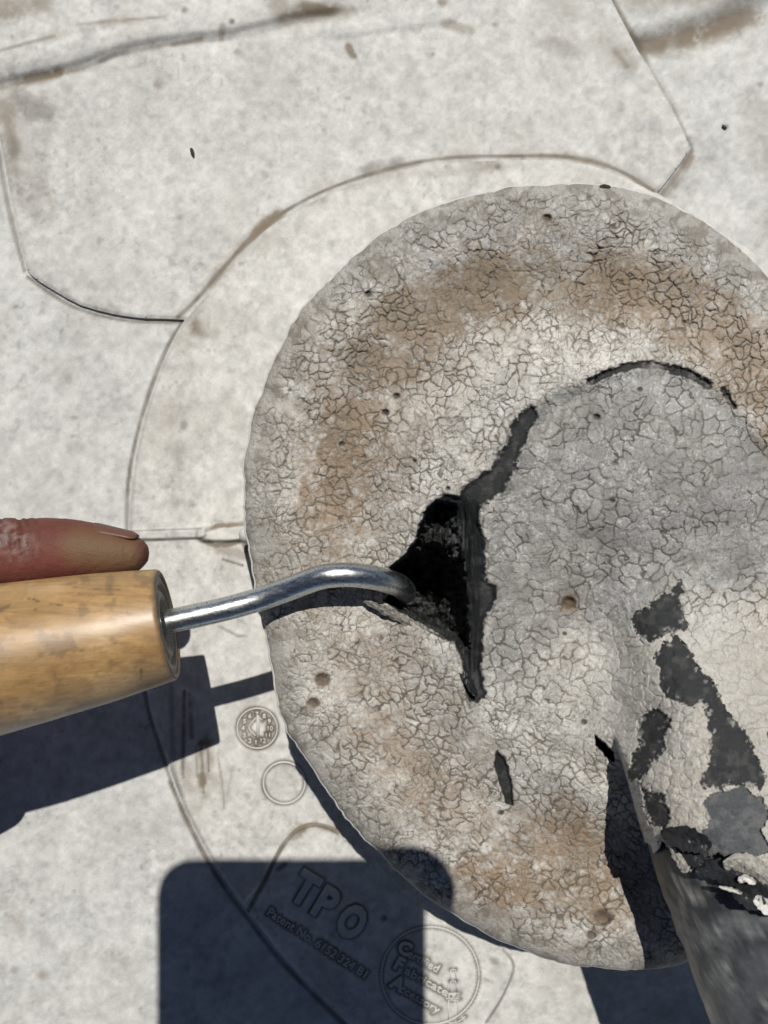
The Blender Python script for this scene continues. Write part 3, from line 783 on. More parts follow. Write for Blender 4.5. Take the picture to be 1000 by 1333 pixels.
def seal_h(u, v, d):
    f = seal_fields(u, v, d); CACHE['f'] = f
    x = np.clip(d / 78.0, 0, 1)
    h = 226 + 23 * np.sqrt(np.clip(1 - (1 - x) ** 2, 0, 1))
    h += 1.5 * (fbm(u, v, 60, 3, 81) - .5) * 4 + 2.0 * (fbm(u, v, 18, 3, 82) - .5)
    h -= 7 * np.exp(-((d - 125) / 42.0) ** 2)
    h += 20 * sstep(150, 235, d)
    pl = f['pl']
    h += 9 * sstep(-60, -4, pl) * sstep(0, 200, 760 - v)          # lip round the upper arc
    h -= 9 * sstep(-6, 22, pl) * sstep(-60, 160, 700 - v)           # step down behind the lip
    h -= 10 * np.exp(-(((u - 740) / 120.0) ** 2 + ((v - 800) / 90.0) ** 2))
    h += 26 * np.exp(-(((u - 850) / 170.0) ** 2 + ((v - 620) / 120.0) ** 2))
    # the cover that climbs the pipe
    dd, hax, t = ridge(u, v)
    R_img = (PR + 5) / (1 - hax / HP)
    rr = np.clip(1 - (dd / R_img) ** 2, 0, None)
    soft = 1 - sstep(945, 1030, v)
    hsh = hax + (PR + 6) * np.sqrt(rr) * np.where(dd < R_img, 1, 0) - 40 * sstep(0.96, 1.0, dd / R_img)
    hso = hax - 30 + (PR + 36) * np.exp(-(dd / (R_img * 0.95)) ** 2)
    hr = hsh * (1 - soft) + hso * soft
    R_img = R_img * (1 + 1.2 * soft)
    lump = 5 * (fbm(u, v, 40, 3, 83) - .5) + 3 * (fbm(u, v, 12, 3, 84) - .5)
    hr = hr + lump
    ce = cover_end(u, v) + 1.3 * f['rag']
    hr = np.where(ce > 0, hr, np.where(ce > -2.5, hr - 18, -100))
    okr = (dd < R_img)
    kk = 26.0
    up = sstep(960, 820, v)            # soft blend only near the root
    ks = 2 + 34 * (1 - sstep(940, 1030, v))
    hm = np.where(okr, hr, 0)
    z = np.clip(0.5 + 0.5 * (hm - h) / ks, 0, 1)
    h = h * (1 - z) + hm * z + ks * z * (1 - z) * np.where(okr, 1, 0)
    onp = okr & (hr > 262) & (v > 930)
    CACHE['onpipe'] = onp; CACHE['cov'] = sstep(1.35, 0.85, dd / ((PR + 5) / (1 - hax / HP))) * sstep(790, 860, v + 40 * (fbm(u, v, 40, 3, 74) - .5)); CACHE['ce'] = ce; CACHE['fl_left'] = dd / R_img
    # cracks, plates and pits
    plate = np.clip(f['e'] / 6.0, 0, 1)
    blk = np.maximum.reduce([f['tear'], f['black'], f['grey'], f['sl2']])
    nb = 1 - sstep(-1, 2, blk)
    CACHE['nb'] = nb
    h += (0.65 * np.sqrt(plate) + 0.55 * (f['rid'] - .5) + 0.9 * (f['sub'] - .5)) * nb
    h -= (1.5 * f['ck'] + 0.5 * f['fine']) * nb * (1 - 0.25 * np.where(dd < R_img, 1, 0) * sstep(840, 900, v))
    for (a, b, r) in PITS:
        q2 = ((u - a) ** 2 + (v - b) ** 2 * 1.5); m = np.exp(-(q2 / (r * r)) ** 2)
        h -= m * r * 0.9
    # bare black places lie below the skin of sealant
    h -= 3.0 * sstep(-1.5, 1.5, np.maximum(f['black'], f['grey']))
    h -= 7.0 * sstep(-3, 6, f['tear_h']) + 5 * sstep(-2, 5, f['arc']) + 7 * sstep(-1, 3, f['sl2']) + 26 * sstep(-1, 2.5, f['sl3'])
    # ripped hole: right face slopes, the rest drops away
    face = sstep(-2, 5, f['tear_h']) * sstep(630, 598, u) * sstep(640, 680, v) * (1 - sstep(850, 900, v))
    h -= 30 * face + 4 * face * (fbm(u * 2.2, v * 0.35, 10, 3, 85) - .5) * 4
    hol = sstep(-1.0, 5.0, f['hole'])
    floor_ = 95 + 30 * (fbm(u, v, 26, 4, 86) - .5) + 110 * sstep(566, 612, u) + 12 * (fbm(u * 2, v * .3, 9, 3, 88) - .5) + (125 - 90 * sstep(566, 612, u)) * sstep(752, 702, v + 24 * (fbm(u, v, 14, 3, 87) - .5)) + 26 * (fbm(u, v, 7, 3, 89) - .5)
    h = h * (1 - hol) + floor_ * hol
    lipm = sstep(-9, -2, f['hole']) * (1 - sstep(-2, 1, f['hole'])) * sstep(606, 590, u)
    h += 4.0 * lipm
    return h

def lerp(c, col, f):
    f = np.clip(f, 0, 1)[:, None]
    return c * (1 - f) + np.array(col)[None, :] * f

RUST = [([(448,560),(440,600),(430,650),(428,690)], 44, 0.95, 0), ([(470,590),(440,620)], 50, 0.5, 0), ([(500,470),(545,415),(600,385),(650,370)], 52, 0.9, 1), ([(540,400),(570,390),(640,372)], 44, 0.8, 1), ([(640,365),(720,362),(790,372)], 48, 0.75, 1),
        ([(800,375),(880,395),(940,435),(1000,500),(1040,570)], 52, 0.85, 0), ([(460,480),(450,560)], 54, 0.6, 1), ([(480,640),(500,560),(560,480)], 60, 0.28, 0), ([(490,960),(520,985),(560,1010)], 40, 0.55, 0), ([(470,850),(490,880)], 34, 0.4, 0),
        ([(640,1150),(700,1120),(740,1105),(775,1130)], 56, 0.95, 0), ([(740,1060),(745,1100)], 30, 0.7, 0), ([(690,1165),(760,1165),(810,1170)], 42, 0.6, 0), ([(600,1060),(560,1040)], 44, 0.35, 0), ([(620,1130),(650,1160)], 30, 0.6, 0), ([(780,1185),(790,1200)], 16, 0.8, 0),
        ([(345,520),(362,460),(395,415)], 22, 0.55, 1), ([(360,980),(345,700)], 24, 0.2, 1), ([(420,885)]*2, 11, 0.7, 0), ([(408,915)]*2, 9, 0.8, 0), ([(740,785)]*2, 14, 0.8, 0), ([(735,795),(755,775)], 16, 0.3, 1), ([(712,284)]*2, 9, 0.7, 0), ([(400,790),(405,805)], 12, 0.6, 0), ([(870,1010),(890,1050)], 26, 0.30, 0), ([(920,935),(910,1000)], 30, 0.25, 0),
        ([(690,1230),(760,1240)], 18, 0.35, 0), ([(600,1185),(640,1205)], 16, 0.3, 1), ([(700,830),(720,760)], 60, 0.12, 0)]

def seal_c(u, v, d, h):
    f = CACHE['f']; nb = CACHE['nb']
    big = fbm(u, v, 80, 4, 91); mid = fbm(u, v, 22, 4, 92); fine = fbm(u, v, 4.0, 3, 93); sp = fbm(u, v, 7, 4, 94)
    c = np.tile(np.array([0.575, 0.550, 0.505]), (len(u), 1))
    pl = f['pl']
    pm = sstep(-6, 10, pl + 16 * (mid - .5)) * (1 - 0.85 * sstep(0, 70, (v - 770) + 0.25 * (u - 860) + 90 * (big - .5))) 
    c = lerp(c, [0.315, 0.315, 0.307], pm * 0.92)
    top = sstep(420, 330, v + 40 * (mid - .5)); c = lerp(c, [0.43, 0.425, 0.41], 0.75 * top)
    c = c * (1 + 0.45 * (big - .5) + 0.40 * (mid - .5) + 0.28 * (fine - .5))[:, None]
    c = c * (1 + 0.22 * (f['rid'] - .5))[:, None]
    # chalky flakes
    ch = sstep(0.54, 0.70, sp) * sstep(0.40, 0.60, mid) * (1 - 0.8 * pm)
    c = lerp(c, [0.70, 0.69, 0.66], 0.75 * ch)
    chalk_lit = np.zeros_like(u)  # chalk streaks; the one outside the upper arc paints a sunlit slope
    for pts, wd, st in (([(560,1100),(640,1180),(740,1215),(820,1200)], 34, 0.8), ([(650,1090),(700,1140),(680,1175)], 20, 0.5), ([(540,985),(560,1060)], 26, 0.5), ([(820,440),(900,440),(985,530)], 34, 0.75), ([(800,890),(830,870)], 40, 0.55), ([(920,830),(985,900),(1000,970)], 50, 0.45), ([(880,960),(905,1010)], 34, 0.4)):
        chalk_lit = np.maximum(chalk_lit, stroke(u, v, pts, wd) * st)
    c = lerp(c, [0.70, 0.68, 0.64], chalk_lit * sstep(0.25, 0.6, mid + 0.35 * (sp - .5)))
    fk = fbm(u, v, 2.6, 2, 101); c = lerp(c, [0.66, 0.65, 0.63], 0.70 * sstep(0.62, 0.76, fk) * sstep(0.38, 0.6, mid))
    c = lerp(c, [0.16, 0.14, 0.115], 0.55 * sstep(0.68, 0.80, fbm(u, v, 3.0, 2, 102)))
    # brown silt lying in the low ring
    nzz = fbm(u, v, 12, 4, 96); nf = fbm(u, v, 4.5, 3, 97)
    for pts, wd, st, k in RUST:
        s = stroke(u, v, pts, wd * 1.45)
        m = st * sstep(0.0, 0.5, s) * sstep(0.30, 0.70, 0.40 * nzz + 0.34 * nf + 0.26 * big + 0.24 * (s - .5)) * (0.55 + 0.6 * sp)
        c = lerp(c, [0.255, 0.165, 0.088] if k == 0 else [0.215, 0.163, 0.108], 0.88 * m)
    # rim: greyer, darker brown in blotches
    rim = (1 - sstep(6, 62, d + 40 * (mid - .5) + 14 * (sp - .5)))
    c = lerp(c, [0.38, 0.36, 0.325], 0.65 * rim)
    c = lerp(c, [0.20, 0.175, 0.14], 0.6 * rim * sstep(0.5, 0.68, nzz))
    wash = sstep(20, 70, d) * (1 - sstep(150, 240, d + 60 * (big - .5))) * (1 - pm)
    c = lerp(c, [0.36, 0.285, 0.21], 0.50 * wash * sstep(0.36, 0.66, 0.5 * nzz + 0.3 * nf + 0.2 * sp))
    # grime in the cracks
    c = lerp(c, [0.085, 0.072, 0.056], 0.82 * f['ck'] * nb * (1 - 0.22 * CACHE['cov']))
    c = lerp(c, [0.20, 0.175, 0.14], 0.30 * (1 - sstep(0.5, 4.0, f['e'])) * sstep(0.45, 0.6, fbm(u, v, 40, 3, 95)) * nb * sstep(6, 34, d))
    c = lerp(c, [0.16, 0.145, 0.125], 0.55 * f['fine'] * nb)
    for (a, b, r) in PITS:
        m = np.exp(-(((u - a) ** 2 + (v - b) ** 2 * 1.5) / (r * r)) ** 2)
        c = lerp(c, [0.12, 0.085, 0.055] if r > 5 else [0.04, 0.036, 0.03], 0.8 * m)
    # the climbing cover is smoother and dustier
    onp = CACHE['onpipe']
    c = lerp(c, [0.60, 0.575, 0.525], 0.50 * CACHE['cov'] * nb)
    rough = np.ones(len(u))
    # bare black rubber; arc gap and slits coloured dark too
    c = lerp(c, [0.13, 0.125, 0.12], 0.55 * sstep(-15, 0, f['tear']) * sstep(0.36, 0.6, nzz) * sstep(600, 625, u))
    scuff = sstep(0.56, 0.72, fbm(u, v, 8, 4, 98))
    for key, colr in (('tear', [0.022, 0.024, 0.026]), ('black', [0.026, 0.028, 0.031]), ('grey', [0.085, 0.092, 0.100]), ('sl2', [0.020, 0.021, 0.022]), ('sl3', [0.006, 0.006, 0.006]), ('arc', [0.035, 0.036, 0.037])):
        m = sstep(-1.0, 1.0, f[key])
        if key == 'arc': m = m * (0.45 + 0.55 * sstep(0.35, 0.55, mid))
        c = lerp(c, colr, m * 0.98)
        if key in ('black', 'tear', 'sl2'): c = lerp(c, [0.085, 0.085, 0.083], 0.6 * m * sstep(0.48, 0.70, fbm(u, v, 10, 5, 103)))
        if key == 'grey': c = lerp(c, [0.17, 0.172, 0.17], 0.6 * m * sstep(0.45, 0.65, fbm(u, v, 16, 4, 106)))
        if key == 'black':
            c = lerp(c, [0.36, 0.35, 0.33], 0.85 * m * sstep(0.60, 0.70, fbm(u, v, 6, 3, 99)) * (1 - sstep(3, 9, f['black'])))
        rough = np.where(m > 0.5, 0.50 if key != 'grey' else 0.15, rough)
    rub = 0.018 + 0.060 * sstep(0.45, 0.7, fbm(u, v, 6, 3, 104)) + 0.03 * sstep(570, 605, u) * fbm(u * 2, v * .35, 8, 3, 105)  # hole rubble coloured near black to deepen the hole's shade
    hs = sstep(-1, 3, f['hole'])[:, None]; c = c * (1 - hs) + (rub[:, None] * np.array([[0.95, 1.0, 1.04]])) * hs
    hm = sstep(1, 6, f['hole'])
    rough = np.where(hm > 0.5, 0.35, rough)
    c = lerp(c, [0.03, 0.026, 0.018], 0.8 * hm * sstep(0.66, 0.78, fbm(u, v, 6, 3, 100)))
    end = sstep(0, 2, -CACHE['ce']) * (CACHE['ce'] > -3.5) * (CACHE['fl_left'] < 1) * (v > 1040)
    c = lerp(c, [0.02, 0.02, 0.022], end)
    tear_edge = sstep(-6, 1, f['tear']) * (1 - sstep(1, 3, f['tear'])) * sstep(0.45, 0.6, nf)  # darker band along the edge of the tear
    c = lerp(c, [0.06, 0.06, 0.06], 0.6 * tear_edge)
    return np.concatenate([np.clip(c, 0.003, 0.9), rough[:, None]], 1)

us = np.concatenate([np.arange(309, 1008, 1.0), lattice(1010, 1016, 3, 1010, 1168, 1.25)]); us = np.unique(us)
vs = np.arange(230, 1270, 1.0)
P, q, col = sheet(us, vs, seal_h, seal_c, SEAL, skirt=212)
seal = thing('sealant_fill', 'cracked grey sealant filling the round pan, with a torn black hole beside the pipe', 'sealant', Q(690, 740, 20))
sb = link('sealant_skin', mesh_np('sealant_skin', P, q, None, col), M_SEAL); sb.parent = seal; sb.matrix_parent_inverse = Matrix.Translation(-Vector(seal.location))

def strip_part(name, pts, wid, hs, mat, parent, thick=5.0, curl=0.0, seed=0, seg=7, n=6):
    """a torn strip with thickness; pts in photo-measured (u,v), hs heights"""
    r = random.Random(seed)
    p3 = smooth_open([(a[0], a[1], hh) for a, hh in zip(pts, hs)], n); m = len(p3)
    top = []; bot = []
    for i in range(m):
        a = p3[max(i - 1, 0)]; b = p3[min(i + 1, m - 1)]; t = np.array([b[0] - a[0], b[1] - a[1]]); t /= np.linalg.norm(t) + 1e-9
        nn = np.array([-t[1], t[0]]); tp = math.sin(math.pi * (i + 0.6) / (m + 0.2)) ** 0.5
        for k in range(seg):
            s = k / (seg - 1) - 0.5
            w_ = wid * tp * (0.8 + 0.45 * r.random() * (abs(s) > 0.4) + 0.2 * r.random())
            hh = p3[i][2] + curl * (s * s * 4) * tp + 1.5 * (r.random() - .5)
            pos = p3[i][:2] + nn * s * w_
            top.append(list(W(pos[0], pos[1], hh))); bot.append(list(W(pos[0], pos[1], hh - thick)))
    nv = len(top); q_ = []
    for i in range(m - 1):
        for k in range(seg - 1):
            a = i * seg + k; q_.append((a, a + 1, a + seg + 1, a + seg)); q_.append((nv + a, nv + a + seg, nv + a + seg + 1, nv + a + 1))
        for k in (0, seg - 1):
            a = i * seg + k; b = a + seg; q_.append((a, b, nv + b, nv + a))
    for i in (0, m - 1):
        for k in range(seg - 1):
            a = i * seg + k; q_.append((a, a + 1, nv + a + 1, nv + a))
    me = mesh_np(name, np.array(top + bot), np.array(q_))
    bm = bmesh.new(); bm.from_mesh(me); bmesh.ops.recalc_face_normals(bm, faces=bm.faces)
    for f_ in bm.faces: f_.smooth = False
    bm.to_mesh(me); bm.free()
    o = link(name, me, mat); o.parent = parent; o.matrix_parent_inverse = Matrix.Translation(-Vector(parent.location))
    return o

strip_part('torn_flap', [(472,780),(492,790),(515,801),(538,813),(560,824),(584,836)], 11, [254,257,257,256,254,251], M_FLAPD, seal, 7, -3, 3)
strip_part('torn_flap', [(596,864),(604,876),(612,892),(620,906)], 11, [262,266,266,262], M_RUBBER, seal, 5, 2, 5)

# ------------------------------------------------------------------ pipe through the sealant
pipe = thing('pipe', 'dark grey rubber-sleeved pipe leaving the sealant and running over the rim', 'pipe', Wv(1012, 1225, 255))
def build_pipe():
    ax = smooth_open(np.concatenate([[(935,1000,285)], AX[3:]]), 14)
    ax3 = [Wv(*a) for a in ax]
    vs_, q_, t_ = tube(ax3, (PR + 2.5) * S, 160)
    u, v = img_of(vs_)
    nv = len(vs_)
    ang = np.tile(np.arange(160), len(ax)); ang = np.concatenate([ang, [0, 0]]) * (2 * math.pi / 160)
    al = np.concatenate([np.repeat(np.arange(len(ax)), 160), [0, 0]]) * 12.0
    n1 = fbm(ang * 70, al, 34, 5, 111); n2 = fbm(ang * 70, al, 8, 3, 112); n3 = fbm(ang * 70 * 3, al * 0.6, 14, 3, 113)
    c = np.tile(np.array([0.088, 0.094, 0.100]), (nv, 1)) * (1 + 0.6 * (n1 - .5) + 0.3 * (n2 - .5))[:, None]
    c = lerp(c, [0.17, 0.172, 0.17], 0.6 * sstep(0.52, 0.70, n1 * .5 + n2 * .5))
    c = lerp(c, [0.022, 0.023, 0.025], 0.85 * sstep(0.30, 0.75, stroke(u, v, [(868,1112),(885,1150),(905,1185),(930,1160),(975,1165)], 46) + 0.6 * (n2 - .5)))
    c = lerp(c, [0.14, 0.14, 0.14], 0.5 * sstep(0.62, 0.70, n3))
    spots = [(888,1172,6),(900,1165,7),(912,1170,5),(920,1228,9),(925,1245,8),(908,1232,5),(917,1302,8),(922,1312,7),(882,1155,5),(945,1262,8),(935,1210,5)]  # pale flecks; the lowest ones paint a sunlit dab
    for a, b, r in spots: c = lerp(c, [0.40, 0.39, 0.37], 0.7 * np.exp(-((((u - a) * 1.6) ** 2 + (v - b) ** 2) / (r * r))) * (0.5 + n2))
    c = lerp(c, [0.30, 0.26, 0.21], 0.35 * sstep(0.45, 0.6, n2) * stroke(u, v, [(868,1140),(895,1220),(930,1330)], 16))  # left edge tinted brown, painting light bounced off the roof
    for pts in ([(880,1140),(890,1175),(893,1210)], [(872,1128),(884,1160)], [(890,1150),(884,1175),(888,1190)], [(862,1125),(878,1118),(884,1126)]):
        c = lerp(c, [0.25, 0.245, 0.23], 0.7 * (1 - sstep(0.6, 2.2, line_d(u, v, pts, 6))))
    s1 = fbm(u, v, 26, 4, 114); s2 = fbm(u, v, 9, 4, 115)
    c = lerp(c, [0.030, 0.031, 0.034], 0.75 * sstep(0.50, 0.64, s1) * sstep(0.35, 0.6, s2 + 0.2))
    c = lerp(c, [0.27, 0.265, 0.25], 0.55 * sstep(0.60, 0.74, s2) * sstep(0.42, 0.58, n1))
    axp = np.repeat(np.array([list(a) for a in ax3]), 160, 0); axp = np.concatenate([axp, vs_[-2:]])
    dr = vs_ - axp; L = np.linalg.norm(dr, axis=1); L[L == 0] = 1
    vs_ = vs_ + dr / L[:, None] * ((3.6 * (s1 - .5) + 2.4 * (s2 - .5) + 1.6 * (fbm(u, v, 60, 2, 116) - .5)) * S)[:, None]
    return vs_, q_, t_, c
vs_, q_, t_, c_ = build_pipe()
o = link('pipe_sleeve', mesh_np('pipe_sleeve', vs_, q_, t_, c_), M_PIPE); o.parent = pipe; o.matrix_parent_inverse = Matrix.Translation(-Vector(pipe.location))
def on_pipe(u, v, lift):
    d, cx, cy, t = segdist(np.array([float(u)]), np.array([float(v)]), AXS[:, :2], False, True)
    hax = float(np.interp(t[0], np.arange(len(AXS)), AXS[:, 2])); R = PR / (1 - hax / HP)
    return hax + PR * math.sqrt(max(0.02, 1 - (d[0] / R) ** 2)) + lift
def pstrip(name, pts, wid, lift, mat, **k):
    return strip_part(name, pts, wid, [on_pipe(a, b, lift) for a, b in pts], mat, pipe, **k)
pstrip('tape_flap', [(862,1084),(885,1090),(908,1096),(924,1106)], 26, 11, M_RUBBER, seed=11, curl=5)
pstrip('tape_flap', [(872,1104),(895,1112),(915,1124)], 22, 9, M_RUBBER, seed=12, curl=-5)
pstrip('tape_flap', [(905,1132),(935,1132),(962,1140),(990,1150),(1008,1165)], 30, 8, M_RUBBER, seed=13, curl=-6)
pstrip('tape_flap', [(955,1160),(975,1168),(995,1180)], 22, 9, M_RUBBER, seed=14, curl=6)
pstrip('sealant_lip', [(942,1126),(962,1122),(980,1128),(1000,1142),(1020,1160)], 24, 12, M_FLAP, seed=15, curl=-5)
pstrip('sealant_lip', [(868,1092),(880,1108),(890,1126),(894,1136)], 14, 13, M_FLAP, seed=16, curl=-3)
pstrip('white_flake', [(962,1148),(970,1143),(984,1150)], 9, 10, M_FLAKE, seed=17, curl=3, thick=3)
pstrip('white_flake', [(936,1154),(955,1159),(966,1163)], 5, 9, M_FLAKE, seed=18, curl=3)
pstrip('white_flake', [(982,1170),(994,1177),(1008,1192)], 16, 10, M_FLAKE, seed=19, curl=3)

# ------------------------------------------------------------------ probe tool
tip0 = Q(298, 771.5, 278); axd = Vector((-0.972, -0.185, 0.14)).normalized()
tool = thing('seam_probe', 'seam probe with barrel-shaped wooden handle and bent steel shank, its tip in the torn hole', 'hand tool', tip0)
def lathe(prof, seg=120):
    """prof: (distance along axis, radius) in units"""
    a = axd.cross(Vector((0, 0, 1))).normalized(); b = a.cross(axd).normalized()
    vs_ = []
    for t, r in prof:
        for k in range(seg):
            th = 2 * math.pi * k / seg
            vs_.append(list(tip0 + axd * (t * S) + (a * math.cos(th) + b * math.sin(th)) * (r * S)))
    q_ = []
    for i in range(len(prof) - 1):
        for k in range(seg):
            k2 = (k + 1) % seg; q_.append((i * seg + k, (i + 1) * seg + k, (i + 1) * seg + k2, i * seg + k2))
    return np.array(vs_), np.array(q_)
ts = np.concatenate([np.arange(4, 210, 1.6), np.arange(210, 700, 10)])
rs = np.interp(ts, [0, 20, 60, 100, 150, 200, 260, 330, 420, 520, 600, 660, 690, 700], [52, 55, 60, 63.5, 67.5, 70.5, 72.5, 73, 70, 60, 57, 62, 50, 2])
rs = np.convolve(np.pad(rs, 6, mode='edge'), np.ones(13) / 13, 'valid')
prof = [(3.0, 47.0), (1.0, 49.0), (0.6, 50.6), (1.6, 52.0)] + [(float(a), float(b)) for a, b in zip(ts, rs)] + [(702, 0.5)]
vs_, q_ = lathe(prof, 260)
u, v = img_of(vs_)
c = np.tile(np.array([0.385, 0.232, 0.090]), (len(vs_), 1))
big = fbm(u, v * 2.2, 70, 4, 121); mid = fbm(u * 0.5, v * 1.6, 14, 4, 122); fine = fbm(u, v, 3, 3, 123)
c = c * (1 + 0.55 * (big - .5) + 0.45 * (mid - .5) + 0.20 * (fine - .5))[:, None]
c = lerp(c, [0.24, 0.13, 0.05], 0.45 * sstep(0.52, 0.72, mid))
c = lerp(c, [0.12, 0.075, 0.04], 0.45 * sstep(0.60, 0.72, fbm(u, v, 18, 4, 126)))
c = lerp(c, [0.16, 0.12, 0.08], 0.5 * sstep(900, 945, v + 0.3 * u + 30 * (mid - .5)))  # lower side darkened, its shade put into the wood colour
c = lerp(c, [0.50, 0.34, 0.17], 0.4 * sstep(0.55, 0.7, big))
for pts, wd, st in (([(38,778),(48,782),(58,785),(80,788)], 2.2, 0.9), ([(42,792),(45,793)], 4.5, 0.85), ([(38,780),(44,779)], 3, 0.8), ([(0,795),(12,788)], 3, 0.6), ([(8,806),(20,812)], 3, 0.4), ([(88,760),(100,758)], 2.5, 0.5), ([(95,764),(140,768),(155,768)], 1.8, 0.6), ([(90,772),(125,776)], 1.8, 0.4),
                    ([(70,828),(74,840),(70,845)], 1.8, 0.6), ([(95,868),(102,873),(105,880)], 2.2, 0.8), ([(184,872),(183,885),(188,892)], 3, 0.9), ([(183,890),(192,893)], 3, 0.7), ([(145,832),(150,835)], 5, 0.6), ([(90,833),(95,836)], 4, 0.4), ([(165,797),(168,800)], 3, 0.5), ([(36,925),(46,924)], 3, 0.6), ([(120,920),(60,935),(15,945)], 6, 0.35), ([(198,755),(200,757)], 2.5, 0.8),
                    ([(175,762),(196,765)], 1.5, 0.5), ([(0,930),(40,938)], 8, 0.3)):
    c = lerp(c, [0.07, 0.045, 0.03], 0.8 * st * sstep(0.32, 0.58, fbm(u, v, 7, 2, 124)) * np.clip(1.2 * (1 - sstep(0.3, 1.0, line_d(u, v, pts, wd * 2) / wd)), 0, 1) * (0.55 + 0.8 * fine))
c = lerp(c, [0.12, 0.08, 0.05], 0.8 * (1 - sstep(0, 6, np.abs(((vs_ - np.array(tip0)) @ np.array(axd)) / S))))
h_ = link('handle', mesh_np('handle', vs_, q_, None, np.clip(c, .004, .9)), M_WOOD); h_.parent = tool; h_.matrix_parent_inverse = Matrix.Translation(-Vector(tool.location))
vs_, q_ = lathe([(3.2, 47.5), (2.0, 44), (2.2, 40), (5, 38), (5, 33), (3, 31), (2.5, 27), (4.5, 24), (9, 22), (9, 14)], 96)
f_ = link('ferrule', mesh_np('ferrule', vs_, q_), M_FERRULE); f_.parent = tool; f_.matrix_parent_inverse = Matrix.Translation(-Vector(tool.location))
vs_, q_ = lathe([(8.6, 23), (8.8, 0.3)], 40)
f_ = link('handle_bore', mesh_np('handle_bore', vs_, q_), M_RECESS); f_.parent = tool; f_.matrix_parent_inverse = Matrix.Translation(-Vector(tool.location))
rod = smooth_open([(196,815,280),(222,808.5,279),(262,800,276),(300,791,273),(338,780,271),(372,768,275),(398,758,282),(418,751.5,287),(438,748.5,288),(462,748.5,285),(486,752,277),(504,756.5,267),(517,761,255),(524,766,240),(527,770,222),(528,773,205)], 8)
rad = [11.4 * S] * len(rod)
for i in range(6): rad[-1 - i] = 11.4 * S * math.sqrt(max(0.02, 1 - ((6 - i) / 6.2) ** 2))
vs_, q_, t_ = tube([Wv(*a) for a in rod], rad, 40)
r_ = link('shank', mesh_np('shank', vs_, q_, t_), M_STEEL); r_.parent = tool; r_.matrix_parent_inverse = Matrix.Translation(-Vector(tool.location))

